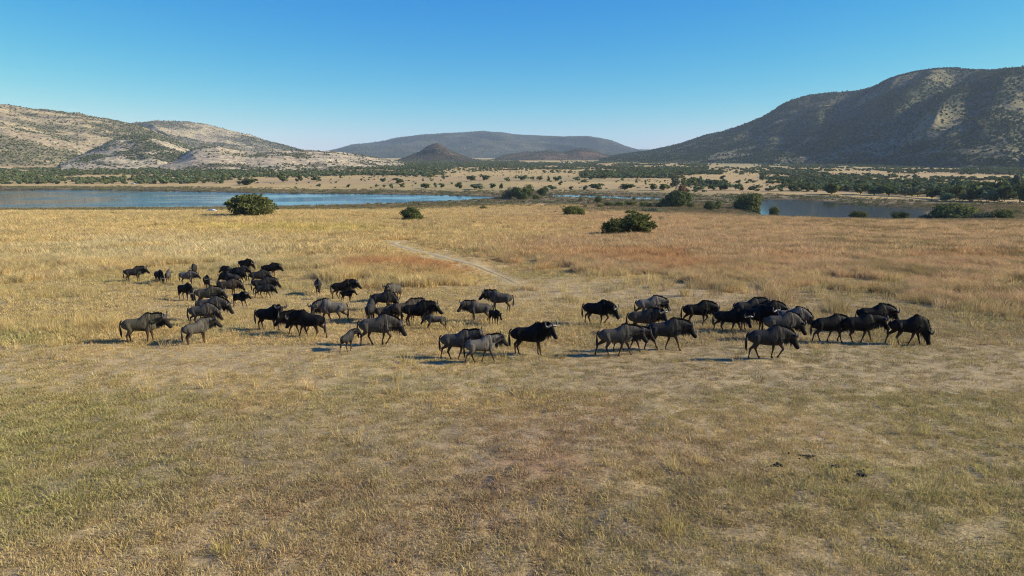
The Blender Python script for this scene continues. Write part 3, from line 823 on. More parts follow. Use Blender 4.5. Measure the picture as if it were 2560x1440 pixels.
# ------------------------------------------------------------------ car
def prism(prof, y0, y1, taper=None):
    """side profile (x, z) extruded across, with an optional narrowing of the upper points"""
    prof = np.array(prof, float); n = len(prof)
    t = np.zeros(n) if taper is None else np.array(taper, float)
    A = np.stack([prof[:, 0], y0 + t, prof[:, 1]], 1); B = np.stack([prof[:, 0], y1 - t, prof[:, 1]], 1)
    V = np.concatenate([A, B]); i = np.arange(n); j = (i + 1) % n
    return V, np.stack([i, j, j + n, i + n], 1), n
def car(label, loc, rz):
    import bmesh
    o = empty('parked_car', loc, rz); tag(o, label, 'car')
    P = [(-2.05, .35), (-2.08, .62), (-2.0, .82), (-1.3, .95), (-1.05, 1.0), (-.35, 1.45), (.2, 1.52), (1.2, 1.48), (1.75, 1.35), (2.0, .98), (2.06, .62), (2.03, .35)]
    tp = [.05, .02, .06, .06, .07, .2, .22, .22, .2, .08, .02, .05]
    V, Q, n = prism(P, -.86, .86, tp)
    bm = bmesh.new(); vs_ = [bm.verts.new(v) for v in V]
    for q in Q: bm.faces.new([vs_[a] for a in q])
    bm.faces.new([vs_[a] for a in range(n - 1, -1, -1)]); bm.faces.new([vs_[a + n] for a in range(n)])
    bmesh.ops.recalc_face_normals(bm, faces=bm.faces)
    bmesh.ops.bevel(bm, geom=[e for e in bm.edges], offset=.045, segments=2, affect='EDGES', profile=.5)
    me = bpy.data.meshes.new('body'); bm.to_mesh(me); bm.free()
    link('body', me, CARM['paint'], o)
    for sg in (-1, 1):
        for prof in ([(-.85, 1.03), (-.28, 1.38), (.28, 1.42), (.28, 1.03)], [(.36, 1.03), (.36, 1.42), (1.12, 1.39), (1.22, 1.03)], [(1.30, 1.03), (1.2, 1.38), (1.62, 1.28), (1.75, 1.05)]):
            V = np.array([(x, sg * (.86 - .07 - (z - 1.0) * .29 + .012), z) for x, z in prof])
            V2 = V - [0, sg * .03, 0]; q = np.array([[0, 1, 2, 3], [7, 6, 5, 4], [0, 4, 5, 1], [1, 5, 6, 2], [2, 6, 7, 3], [3, 7, 4, 0]])
            link('window', mesh_np('window', np.concatenate([V, V2]), q), CARM['glass'], o)
    for nm, prof in (('windscreen', [(-1.04, 1.02), (-.40, 1.43)]), ('rear_window', [(1.82, 1.28), (1.99, 1.0)])):
        (xa, za), (xb, zb) = prof
        V = np.array([(xa - .012 * (1 if xa < 0 else -1), -.70, za + .012), (xa - .012 * (1 if xa < 0 else -1), .70, za + .012), (xb - .012 * (1 if xa < 0 else -1), .62, zb + .012), (xb - .012 * (1 if xa < 0 else -1), -.62, zb + .012)])
        V2 = V - [0, 0, .03]; q = np.array([[0, 1, 2, 3], [7, 6, 5, 4], [0, 4, 5, 1], [1, 5, 6, 2], [2, 6, 7, 3], [3, 7, 4, 0]])
        link(nm, mesh_np(nm, np.concatenate([V, V2]), q), CARM['glass'], o)
    a = np.linspace(0, 2 * np.pi, 25)
    for x in (-1.28, 1.32):
        for sg in (-1, 1):
            w = link('wheel', None, None, o); w.location = (x, sg * .80, .31)
            for nm, r0, wd, m in (('tyre', .31, .10, 'rubber'), ('rim', .19, .108, 'rim')):
                prof = np.array([(-wd, r0 * .5), (-wd, r0 * .93), (-wd * .8, r0), (wd * .8, r0), (wd, r0 * .93), (wd, r0 * .5), (wd, .001), (-wd, .001)])
                V = np.stack([np.cos(a[:-1])[:, None] * prof[None, :, 1], 0 * a[:-1, None] + prof[None, :, 0], np.sin(a[:-1])[:, None] * prof[None, :, 1]], -1).reshape(-1, 3)
                k = len(prof); i = np.arange(24)[:, None] * k; i2 = ((np.arange(24) + 1) % 24)[:, None] * k; j = np.arange(k)[None]; j2 = (j + 1) % k
                link(nm, mesh_np(nm, V, np.stack([i + j, i + j2, i2 + j2, i2 + j], -1).reshape(-1, 4)), CARM[m], w)
    for nm, x, m in (('headlight', -2.06, 'lamp'), ('tail_light', 2.02, 'red')):
        for sg in (-1, 1):
            s = .05; V, Q, n = prism([(x - s, .68), (x - s, .80), (x + s, .82), (x + s, .68)], sg * .62 - .14, sg * .62 + .14)
            link(nm, mesh_np(nm, V, [Q, np.array([[0, 1, 2, 3], [7, 6, 5, 4]])]), CARM[m], o)
    return o
CARM = {}
def init_car():
    CARM['paint'] = mat_plain('white_paint', (.74, .75, .76), .3, .5, 2.0, .03)
    CARM['glass'] = mat_plain('dark_glass', (.02, .025, .03), .06, .6, 2.0, .1)
    CARM['rubber'] = mat_plain('tyre_rubber', (.02, .02, .02), .85, .2)
    CARM['rim'] = mat_plain('wheel_rim', (.35, .35, .36), .35, .5, 5, .1, .8)
    CARM['lamp'] = mat_plain('lamp_glass', (.6, .62, .62), .12, .6, 5, .05)
    CARM['red'] = mat_plain('red_lens', (.3, .02, .02), .2, .5, 5, .1)
# ================================================================== BUILD
init_mats(); init_foliage(); init_car(); EYE = eye_mesh()
build_ground()
build_water('lake', LAKE_A, 0.5, (0.02, 0.035, 0.045))
build_water('channel', LAKE_B, 0.1, (0.03, 0.035, 0.03))
build_water('pond', LAKE_C, 0.010, (0.05, 0.05, 0.034))

# ------------------------------------------------------------------ hills
def c_pale(straw=(0.47, 0.365, 0.20), veg=(0.15, 0.135, 0.075), rock=(0.31, 0.235, 0.165), vlo=.44, vhi=.6, sc=1.0):
    def f(X, Y, Z, T, px, py):
        C = np.tile(np.array(straw), (len(X), 1))
        n = fbm(X / (190 * sc), (Y + 2.2 * Z) / (190 * sc), 5); n2 = fbm(X / (50 * sc) + 9, (Y + 3 * Z) / (50 * sc), 4)
        C = mixc(C, rock, smooth(.42, .62, n2) * .55)
        C = mixc(C, veg, smooth(vlo, vhi, n * .65 + n2 * .35) * .75)
        C = mixc(C, (0.50, 0.34, 0.19), 1 - smooth(.0, .08, T))
        return C
    return f
def c_wood(veg=(0.065, 0.068, 0.036), straw=(0.27, 0.225, 0.13), vlo=.36, vhi=.56, patches=()):
    def f(X, Y, Z, T, px, py):
        n = fbm(X / 230 + 3, (Y + 2 * Z) / 230, 5); n2 = fbm(X / 60, (Y + 3 * Z) / 60, 4)
        C = np.tile(np.array(straw), (len(X), 1))
        v = smooth(vlo, vhi, n * .6 + n2 * .4)
        for (cx, cy, rx, ry, a) in patches: v = v * (1 - np.clip(a * blob(px, py, cx, cy, rx, ry), 0, 1))
        v = np.maximum(v, .85 * smooth(.62, .9, T))
        return mixc(C, veg, v * .9)
    return f
MH_PALE = mat_hill('pale_hillside', .09, (.62, .60, .60), (1.16, 1.14, 1.1), .44, .58)
MH_DARK = mat_hill('wooded_hillside', .10, (.5, .54, .52), (1.45, 1.4, 1.3), .40, .62)
MH_FAR = mat_hill('far_hillside', .035, (.6, .63, .62), (1.25, 1.2, 1.12), .40, .6)
MH_ROCK = mat_hill('rocky_hillside', .06, (.55, .58, .55), (1.3, 1.15, 1.05), .40, .6)

HL2, V2, *_ = hill('hill_behind', [(200, 345), (280, 318), (335, 307), (380, 303), (430, 301), (500, 308), (560, 321), (620, 335), (660, 350), (710, 362), (745, 372), (790, 382), (860, 400)],
                   [(200, 3500), (860, 3700)], [(200, 2500), (860, 2900)], MH_PALE, c_pale((0.40, 0.325, 0.20), (0.15, 0.135, 0.095), (0.29, 0.235, 0.18), .38, .56), seed=2, spur=.15, sfreq=1.5, rough=.05)
HL1, V1, *_ = hill('hill_left', [(-900, 330), (-600, 280), (-300, 245), (-120, 252), (0, 262), (60, 268), (130, 277), (200, 285), (270, 296), (335, 309), (400, 332), (470, 362), (540, 398)],
                   [(-900, 2600), (540, 2700)], [(-900, 1500), (0, 1700), (540, 2100)], MH_PALE, c_pale(), seed=5, spur=.16, sfreq=1.6, rough=.05)
HL3, V3, *_ = hill('hill_knoll', [(150, 405), (190, 392), (235, 373), (290, 346), (320, 338), (345, 336), (370, 341), (420, 355), (470, 373), (510, 398)],
                   [(150, 1960), (510, 2000)], [(150, 1620), (510, 1640)], MH_PALE, c_pale((0.48, 0.39, 0.25), (0.11, 0.10, 0.07), (0.33, 0.26, 0.2), .5, .62, .7), seed=8, nx=180)
HL4, V4, *_ = hill('hill_low_ridge', [(400, 410), (440, 396), (480, 373), (520, 365), (545, 364), (560, 369), (610, 379), (700, 376), (760, 375), (850, 380), (900, 387), (950, 396), (1010, 406)],
                   [(400, 1800), (700, 1850), (1010, 2000)], [(400, 1400), (700, 1300), (1010, 1550)], MH_PALE, c_pale((0.54, 0.43, 0.27), (0.14, 0.12, 0.08), (0.38, 0.29, 0.2), .55, .68, .7), seed=11, nx=260)
HC1, V5, *_ = hill('hill_far', [(760, 388), (820, 377), (850, 370), (880, 361), (920, 357), (960, 352), (990, 345), (1050, 337), (1110, 333), (1160, 331), (1205, 327), (1250, 331), (1300, 337), (1400, 341), (1470, 340), (1500, 345), (1530, 351), (1560, 364), (1600, 375), (1650, 384)],
                   [(760, 7600), (1650, 7600)], [(760, 5200), (1650, 5200)], MH_FAR, c_wood((0.030, 0.040, 0.028), (0.11, 0.10, 0.065), .25, .65), seed=14, spur=.34, sfreq=1.6, nx=300)
hill('hill_farthest', [(1480, 378), (1560, 374), (1600, 373), (1650, 374), (1720, 379)], [(1480, 9800), (1720, 9800)], [(1480, 8600), (1720, 8600)], MH_FAR, c_wood((0.055, 0.058, 0.04), (0.2, 0.16, 0.1)), seed=3, nx=60, nt=40)
HC2, V6, *_ = hill('hill_kopje', [(960, 408), (1000, 398), (1030, 386), (1055, 377), (1070, 366), (1085, 360), (1093, 359), (1105, 364), (1120, 373), (1145, 384), (1175, 395), (1225, 406)],
                   [(960, 3000), (1225, 3000)], [(960, 2500), (1225, 2550)], MH_ROCK, c_wood((0.058, 0.048, 0.032), (0.18, 0.105, 0.07), .35, .6), seed=17, nx=140, rough=.11)
HC3, V7, *_ = hill('hill_rocky', [(1190, 408), (1235, 397), (1262, 388), (1300, 381), (1340, 379), (1385, 377), (1410, 381), (1430, 376), (1450, 372), (1475, 374), (1500, 382), (1525, 391), (1570, 402)],
                   [(1190, 3700), (1570, 3700)], [(1190, 3150), (1570, 3150)], MH_ROCK, c_wood((0.05, 0.052, 0.034), (0.16, 0.10, 0.07), .33, .58), seed=20, nx=160, rough=.14)
PATCHES = [(2350, 300, 95, 38, .95), (2260, 330, 120, 30, .6), (2060, 300, 120, 16, .35), (1880, 345, 60, 10, .6), (2060, 250, 70, 14, .55), (2500, 350, 90, 20, .45), (1800, 330, 30, 8, .6), (2400, 200, 160, 10, .3), (1650, 385, 60, 8, .5)]  # grassy clearings; sunlight on the slope is also put into their paler colour
RSKY = [(1500, 394), (1560, 385), (1620, 377), (1660, 369), (1700, 360), (1740, 346), (1780, 334), (1820, 325), (1850, 314), (1890, 300), (1920, 286), (1955, 262), (1990, 246), (2020, 238), (2080, 233), (2130, 231), (2165, 221), (2200, 206), (2240, 191), (2280, 181), (2330, 173), (2380, 170), (2440, 172), (2480, 175), (2520, 171), (2560, 169), (2700, 165), (2900, 175), (3200, 220), (3500, 300)]
def r_extra(px, T, H):
    # spurs and ravines running down towards the left, as in the photograph
    c = np.zeros_like(px)
    for (x0, x1, amp, w) in ((2440, 2210, -.16, 38), (2170, 2010, -.10, 40), (2330, 2330, .17, 85), (1960, 1900, .07, 40), (2090, 2010, .05, 30), (2600, 2420, .12, 60), (2720, 2600, -.12, 50)):
        xm = x0 + (x1 - x0) * (1 - np.clip(T, 0, 1))
        c += amp * np.exp(-((px - xm) / w) ** 2)
    return H * c * 4.5 * np.clip(T, 0, 1) * np.clip(1 - T, 0, 1)
HR, V8, *_ = hill('hill_right', RSKY, [(1500, 3900), (1700, 3650), (2000, 3450), (2560, 3200), (3500, 2900)], [(1500, 2800), (1700, 2450), (2000, 2150), (2560, 1750), (3500, 1500)], MH_DARK,
                  c_wood((0.040, 0.048, 0.028), (0.20, 0.165, 0.088), .28, .52, PATCHES), seed=23, sfreq=3.0, spur=.13, nx=420, nt=130, extra=r_extra, skew=-.7)

# scrub on the hills: nobody could count it
def scrub_src(seed, col, n=26, leaf=1.3):
    V, Q = crown(seed, 4.0, 2.6, -.3, n, leaf, 'round', 6)
    return source('scrub', mesh_np('scrub', V, Q), FOL[col])
S_D = [scrub_src(s, c) for s, c in ((1, 'dark'), (2, 'grey'), (3, 'dark'), (4, 'blue'))]
S_G = [scrub_src(s, c) for s, c in ((5, 'grey'), (6, 'mid'), (7, 'dark'), (8, 'grey'))]
S_R = [scrub_src(s, c) for s, c in ((11, 'scrub'), (12, 'scrub'), (13, 'dark'), (14, 'scrub'))]
def hill_scrub(name, V, n, dens, src, smin, smax, nt=90):
    P = hill_points(V, n, dens, nt=nt)
    m = len(P); s = smin + (smax - smin) * rng.random(m) ** 1.6
    rot = np.stack([0 * s, 0 * s, rng.random(m) * 6.28], 1)
    scatter(name, P, rot, np.stack([s, s, s * (.7 + .5 * rng.random(m))], 1), rng.integers(0, len(src), m), np.ones((m, 3)), src)
def d_pale(lo, hi, base=.06, sc=1.0, gain=.9):
    def f(x, y, z, t, px, py):
        n = fbm(x / (190 * sc), (y + 2.2 * z) / (190 * sc), 5); n2 = fbm(x / (50 * sc) + 9, (y + 3 * z) / (50 * sc), 4)
        return (base + gain * smooth(lo, hi, n * .65 + n2 * .35)) * smooth(.03, .1, t)
    return f
hill_scrub('hill_scrub', V1, 15000, d_pale(.42, .58, .09), S_G, .5, 1.5)
hill_scrub('hill_scrub', V2, 9000, d_pale(.40, .58, .15), S_G, .6, 1.7)
hill_scrub('hill_scrub', V3, 2600, d_pale(.48, .60, .05, .7), S_G, .5, 1.5)
hill_scrub('hill_scrub', V4, 1900, d_pale(.50, .66, .06, .7), S_G, .5, 1.4)
hill_scrub('hill_scrub', V6, 1500, lambda x, y, z, t, px, py: .5 + 0 * x, S_G, .6, 1.5)
hill_scrub('hill_scrub', V7, 2500, lambda x, y, z, t, px, py: .5 + 0 * x, S_D, .6, 1.7)
hill_scrub('hill_scrub', V5, 8000, lambda x, y, z, t, px, py: .5 + 0 * x, S_D, 1.0, 2.6)
def d_right(x, y, z, t, px, py):
    n = fbm(x / 230 + 3, (y + 2 * z) / 230, 5); n2 = fbm(x / 60, (y + 3 * z) / 60, 4)
    v = .14 + .86 * smooth(.30, .54, n * .6 + n2 * .4)
    for (cx, cy, rx, ry, a) in PATCHES: v = v * (1 - np.clip(.85 * a * blob(px, py, cx, cy, rx, ry), 0, 1))
    return np.maximum(v, .8 * smooth(.7, .95, t)) * smooth(-.02, .06, t)
hill_scrub('hill_scrub', V8, 55000, d_right, S_R, .8, 2.3, nt=130)
# ------------------------------------------------------------------ trees and bushes one can tell apart on the near side
NEAR = [ # kind, category, label, px, base, w, h, colour, style, leaves, stems
 ('bush', 'bush', 'largest dark green bush clump, right beside the parked white car', 627, 541, 116, 55, 'mid', 'spiky', 5200, 5),
 ('bush', 'bush', 'round green bush standing alone in golden grass left of centre, below the lake', 1030, 551, 66, 37, 'mid', 'round', 2800, 4),
 ('bush', 'bush', 'low wide bright green bush alone in the grass right of centre', 1437, 541, 62, 30, 'bright', 'round', 2600, 4),
 ('bush', 'bush', 'smaller left half of the joined pair of dark feathery bushes in pinkish grass', 1537, 592, 70, 48, 'mid', 'spiky', 4200, 6),
 ('bush', 'bush', 'larger right half of the joined pair of dark feathery bushes in pinkish grass', 1593, 592, 98, 60, 'mid', 'spiky', 5400, 6),
 ('bush', 'bush', 'small yellow green bush just behind the joined pair of feathery bushes', 1578, 537, 34, 15, 'bright', 'round', 1200, 3),
 ('tree', 'tree', 'broad dark green tree with bare rusty branches rising behind it, near the pond', 1692, 518, 84, 46, 'dark', 'round', 4600, 3),
 ('tree', 'tree', 'rusty half bare tree behind the broad dark green tree near the pond', 1700, 512, 46, 60, 'rust', 'round', 900, 3),
 ('bush', 'bush', 'low green bush at the right foot of the broad dark tree by the pond', 1728, 520, 26, 15, 'mid', 'round', 900, 3),
 ('bush', 'bush', 'low green bush touching the left foot of the broad dark tree by the pond', 1648, 519, 26, 17, 'bright', 'round', 900, 3),
 ('bush', 'bush', 'first low bush from the left in the short hedge-like row before the channel', 1522, 515, 32, 12, 'mid', 'round', 900, 3),
 ('bush', 'bush', 'second low bush from the left in the short hedge-like row before the channel', 1549, 515, 34, 13, 'mid', 'round', 900, 3),
 ('bush', 'bush', 'third low bush from the left in the short hedge-like row before the channel', 1577, 514, 34, 14, 'bright', 'round', 900, 3),
 ('bush', 'bush', 'fourth low bush from the left in the hedge-like row, nearest the broad dark tree', 1612, 518, 36, 16, 'bright', 'round', 900, 3),
 ('bush', 'bush', 'upright round green bush standing before the thin blue channel', 1494, 508, 27, 25, 'bright', 'round', 1300, 3),
 ('bush', 'bush', 'thin see-through bush at the left end of the thin blue channel', 1453, 504, 18, 20, 'grey', 'round', 420, 3),
 ('bush', 'bush', 'tiny green bush right below the upright round bush by the channel', 1500, 519, 20, 11, 'bright', 'round', 600, 3),
 ('bush', 'bush', 'tiny dark bush in yellow grass left of the upright round bush by the channel', 1462, 519, 14, 10, 'mid', 'round', 500, 3),
 ('bush', 'bush', 'small green bush in front of the thin channel, halfway to the broad dark tree', 1585, 501, 14, 11, 'bright', 'round', 500, 3),
 ('tree', 'tree', 'tall dome-shaped green tree at the left edge of the dark pond', 1873, 528, 72, 54, 'mid', 'round', 5000, 3),
 ('bush', 'bush', 'dark green bush of the twin bushes between the broad tree and dome-shaped tree', 1773, 526, 34, 26, 'dark', 'round', 1500, 3),
 ('bush', 'bush', 'taller brownish green bush of the twin bushes between the two pond trees', 1794, 524, 22, 28, 'mid', 'round', 1200, 3),
 ('bush', 'bush', 'green bush just right of the dome-shaped tree, on the pond bank', 1936, 533, 30, 18, 'bright', 'round', 1300, 3),
 ('bush', 'bush', 'flat grey bush touching the left foot of the dome-shaped pond tree', 1824, 524, 30, 9, 'grey', 'round', 600, 3),
 ('bush', 'bush', 'yellow green bush on the grass edge in front of the middle of the pond', 2145, 544, 44, 18, 'yellow', 'round', 1500, 3),
 ('bush', 'bush', 'dark rounded bush on the grass edge at the right end of the pond', 2250, 547, 44, 19, 'dark', 'round', 1500, 3),
 ('bush', 'bush', 'largest dark bush on the grass edge right of the pond, sloping down leftward', 2385, 550, 96, 40, 'mid', 'round', 3600, 5),
 ('bush', 'bush', 'small grey bush between the dark rounded bush and the largest pond-side bush', 2315, 550, 36, 15, 'grey', 'round', 800, 3),
 ('bush', 'bush', 'grey green bush between the largest pond-side bush and the rightmost dark bush', 2455, 551, 44, 22, 'grey', 'round', 1200, 3),
 ('bush', 'bush', 'rightmost dark green bush on the grass edge beyond the pond', 2507, 550, 48, 25, 'mid', 'round', 1600, 3),
 ('bush', 'bush', 'small lone green shrub in the grass at far left below the lake', 280, 536, 20, 7, 'bright', 'round', 500, 3),
 ('bush', 'bush', 'small green shrub on the near shore below the tip of the lake', 1208, 524, 24, 13, 'mid', 'round', 700, 3),
 ('bush', 'bush', 'tiny grey shrub in grass left of the low wide bright green bush', 1389, 533, 14, 8, 'grey', 'round', 300, 3),
 ('bush', 'bush', 'tiny grey shrub right of the joined pair of feathery bushes', 1652, 552, 18, 14, 'grey', 'round', 300, 3),
 ('bush', 'bush', 'grey scrubby bush in the dark strip behind the joined feathery bushes', 1632, 531, 60, 12, 'grey', 'round', 900, 3),
 ('tree', 'tree', 'leftmost grey green tree on the wooded spit at the tip of the lake', 1278, 496, 38, 36, 'grey', 'round', 1600, 3),
 ('tree', 'tree', 'darkest and widest tree on the wooded spit at the tip of the lake', 1304, 498, 56, 36, 'dark', 'round', 3000, 3),
 ('tree', 'tree', 'dark tree behind and between others on the wooded spit, showing over their tops', 1322, 489, 36, 32, 'dark', 'round', 1500, 3),
 ('tree', 'tree', 'rightmost dark rounded tree on the wooded spit at the tip of the lake', 1358, 490, 34, 30, 'dark', 'round', 1500, 3),
 ('bush', 'bush', 'yellow green bush on the wooded spit below its rightmost tree', 1340, 497, 26, 14, 'yellow', 'round', 700, 3),
 ('bush', 'bush', 'dark waterside bush at the left foot of the wooded spit', 1262, 494, 26, 12, 'dark', 'round', 700, 3),
]
for i, (kd, ct, lb, x, b, w, h, cl, stl, nl, st) in enumerate(NEAR):
    near_tree(kd, ct, lb, x, b, w, h, cl, stl, n=nl, stems=st, seed=100 + i, raised=0.0)

# ------------------------------------------------------------------ single trees on the far plain (small in the picture: one mesh each, copied)
PROTO = [tree_proto(s, w, h, c, 'round', 240, .75, rz) for s, w, h, c, rz in ((31, 7, 5, 'dark', .03), (32, 6, 5, 'blue', .03), (33, 8, 4.6, 'dark', .0), (34, 5, 5.5, 'mid', .06), (35, 7, 4, 'grey', .02), (36, 9, 4.5, 'blue', .0))]
PW = [7, 6, 8, 5, 7, 9]; PH = [5, 5, 4.6, 5.5, 4, 4.5]
ORD = ['first', 'second', 'third', 'fourth', 'fifth', 'sixth', 'seventh', 'eighth', 'ninth', 'tenth', 'eleventh', 'twelfth', 'thirteenth', 'fourteenth', 'fifteenth', 'sixteenth', 'seventeenth', 'eighteenth', 'nineteenth', 'twentieth']
TENS = {2: 'twenty', 3: 'thirty', 4: 'forty', 5: 'fifty', 6: 'sixty', 7: 'seventy', 8: 'eighty', 9: 'ninety'}
TENTH = {2: 'twentieth', 3: 'thirtieth', 4: 'fortieth', 5: 'fiftieth', 6: 'sixtieth', 7: 'seventieth', 8: 'eightieth', 9: 'ninetieth'}
def ordinal(n):
    if n < 20: return ORD[n]
    t, u = divmod(n + 1, 10)
    return TENTH[t] if u == 0 else TENS[t] + '-' + ORD[u - 1]
SHORE = [(797, 467, 14, 8), (871, 469, 14, 9), (941, 469, 10, 8), (961, 469, 12, 8), (980, 472, 14, 15), (1008, 469, 17, 12), (1064, 472, 32, 15), (1089, 469, 14, 13), (1104, 470, 22, 13), (1148, 473, 24, 20), (1188, 474, 52, 16), (1230, 472, 20, 15), (1254, 473, 18, 15),
         (1381, 474, 30, 12), (1428, 475, 17, 10), (1462, 475, 20, 12), (1495, 475, 50, 17), (1562, 475, 48, 17), (1633, 476, 24, 19), (1660, 476, 36, 18), (1690, 472, 30, 30), (1748, 476, 36, 13), (1783, 476, 26, 15), (1812, 476, 40, 16), (1850, 477, 36, 20), (1890, 478, 40, 15),
         (1925, 478, 30, 14), (1952, 479, 24, 13), (2080, 486, 56, 29), (2118, 478, 26, 16), (2020, 478, 44, 18), (1985, 478, 30, 16)]
PLAIN = [(852, 446, 11, 9), (792, 454, 27, 13), (745, 455, 24, 20), (708, 456, 30, 22), (618, 463, 60, 17), (958, 455, 19, 12), (995, 459, 38, 15), (1109, 450, 12, 14), (1178, 453, 32, 16), (1208, 451, 34, 16), (1270, 454, 24, 13), (1290, 447, 10, 8), (1307, 451, 30, 15), (1331, 450, 14, 10), (1349, 451, 22, 12), (1371, 454, 13, 15),
         (1393, 453, 27, 15), (1401, 463, 17, 9), (1462, 456, 28, 8), (1444, 452, 30, 12), (1478, 449, 26, 12), (1515, 447, 30, 12), (1592, 458, 10, 12), (1614, 463, 9, 14), (1751, 452, 14, 12), (1806, 450, 20, 12), (1905, 452, 14, 16), (1955, 458, 30, 16), (1990, 464, 30, 14), (840, 458, 8, 6), (905, 452, 9, 6), (1040, 461, 9, 6), (1075, 449, 8, 6), (1130, 461, 10, 7), (1556, 452, 16, 9), (1680, 452, 14, 9), (1715, 456, 12, 9), (1845, 459, 16, 10)]
def far_tree(px, py, w, h, label, group, sm=None):
    p = ground_at(px, py)[0]; d = math.hypot(p[0], p[1]); W, H = w * d / FPX, h * d / FPX
    k = int(rng.integers(0, len(PROTO)))
    o = bpy.data.objects.new('tree', PROTO[k]); COL.objects.link(o)
    o.location = (p[0], p[1], p[2] - .1); o.rotation_euler = (0, 0, rng.random() * 6.28); o.scale = (W / PW[k], W / PW[k], H / PH[k])
    tag(o, label, 'tree', group); return o
for n, (x, y, w, h) in enumerate(sorted(SHORE)):
    sz = 'wide' if w > 40 else 'tall' if h >= 18 else 'small' if w < 18 else 'bushy'
    far_tree(x, y, w, h, '%s dark tree, %s from left in the row on the far shore' % (sz, ordinal(n)), 'trees lining the far shore')
for n, (x, y, w, h) in enumerate(sorted(PLAIN)):
    sz = 'wide' if w > 35 else 'tiny' if w < 12 else 'small' if w < 22 else 'bushy'
    far_tree(x, y, w, h, '%s dark tree, %s from left among loose trees above the far shore row' % (sz, ordinal(n)), 'loose trees on the pale far plain')
# the thicket right of the pond: its near edge tree by tree
TH = sorted([(2150, 486, 40, 24), (2185, 488, 44, 26), (2222, 489, 48, 26), (2262, 491, 44, 24), (2296, 493, 40, 24), (2330, 497, 48, 26), (2362, 503, 44, 22), (2392, 500, 56, 34), (2430, 504, 60, 36), (2470, 505, 56, 34), (2508, 506, 60, 38), (2548, 507, 60, 42), (2410, 488, 50, 32), (2455, 489, 50, 34), (2500, 490, 56, 36), (2545, 488, 50, 44), (2340, 484, 44, 26), (2285, 480, 44, 24), (2240, 478, 44, 22), (2195, 477, 40, 20), (2380, 478, 46, 26)])
for n, (x, y, w, h) in enumerate(TH):
    far_tree(x, y, w, h, 'dark bushy tree, %s from left in the thicket beyond the pond' % ordinal(n), 'thicket trees behind the pond')

# woodland belts that read as one mass
def woodland(name, n, x0, x1, y0, y1, dens, smin=.7, smax=1.35, src=None):
    # candidates spread over the ground, kept by density in the belts
    px = x0 + (x1 - x0) * rng.random(n * 14)
    a, b = ground_at([1280], [y1])[0][1], ground_at([1280], [y0])[0][1]
    Y = np.sqrt(a * a + (b * b - a * a) * rng.random(n * 14)); X = (px - 1280) / FPX * Y * 1.0
    Z = terrain(X, Y); ppx, ppy = project(X, Y, Z)
    w = dens(X, Y, ppx, ppy) * (lake_sd(X, Y) > 14)
    keep = np.nonzero(rng.random(len(X)) < w)[0][:n]
    m = len(keep); s = smin + (smax - smin) * rng.random(m) ** 1.5
    P = np.stack([X[keep], Y[keep], Z[keep] - .1], 1)
    scatter(name, P, np.stack([0 * s, 0 * s, rng.random(m) * 6.28], 1), np.stack([s, s, s * (.75 + .4 * rng.random(m))], 1), rng.integers(0, len(src), m), np.ones((m, 3)), src)
def wsrc(seed, w, h, c, n=150, leaf=.95):
    me = tree_proto(seed, w, h, c, 'round', n, leaf, .0)
    return bpy.data.objects.new('tree', me)
WS = [wsrc(41, 7, 4.5, 'blue'), wsrc(42, 6, 4, 'mid'), wsrc(43, 8, 4.2, 'grey'), wsrc(44, 6, 5, 'mid'), wsrc(45, 5, 3.4, 'blue'), wsrc(46, 7, 3.6, 'grey')]
cl = lambda X, Y, a, b, s=90: smooth(a, b, fbm(X / s, Y / (s * 1.8), 4))
woodland('woodland', 8500, -500, 640, 411, 459, lambda X, Y, px, py: cl(X, Y, .36, .5) * np.where(px < 560, .9, .5) * smooth(402, 416, py + (px > 150) * (px < 330) * -8) * (py < poly_y([(-500, 463), (400, 462), (560, 459), (640, 446)], px)), src=WS)
woodland('woodland', 1500, 500, 1120, 424, 444, lambda X, Y, px, py: cl(X, Y, .34, .5) * blob(px, py, 800, 436, 2000, 6) * .9, src=WS)
woodland('woodland', 11000, 880, 1760, 404, 434, lambda X, Y, px, py: cl(X, Y, .36, .54) * .85 * smooth(437, 424, py + 12 * (fbm(X / 200, Y / 100, 3) - .5)) * (py > 404), src=WS)
woodland('woodland', 1500, 1450, 1800, 430, 446, lambda X, Y, px, py: cl(X, Y, .42, .56) * .8, src=WS)
woodland('woodland', 5600, 1700, 2900, 414, 482, lambda X, Y, px, py: cl(X, Y, .44 - .06 * smooth(1900, 2500, px), .6 - .06 * smooth(1900, 2500, px)) * (.35 + .65 * smooth(430, 470, py)) * smooth(1650, 2100, px + (py > 440) * 300), src=WS)
woodland('woodland', 700, 2050, 2900, 470, 500, lambda X, Y, px, py: (py > poly_y([(2050, 478), (2400, 470)], px)) * (py < poly_y([(2050, 474), (2130, 480), (2300, 490), (2400, 502), (2560, 504)], px)) * .9, .9, 1.8, src=WS)
woodland('woodland', 2600, 1500, 2900, 392, 412, lambda X, Y, px, py: cl(X, Y, .46, .6, 130) * .7 * (1 - np.clip(1.3 * blob(px, py, 2000, 402, 160, 9), 0, 1)), src=WS)

woodland('woodland', 1500, 600, 2900, 424, 472, lambda X, Y, px, py: .05 + .3 * smooth(.5, .65, fbm(X / 60, Y / 90, 3)) * (px > 900), .15, .55, WS)
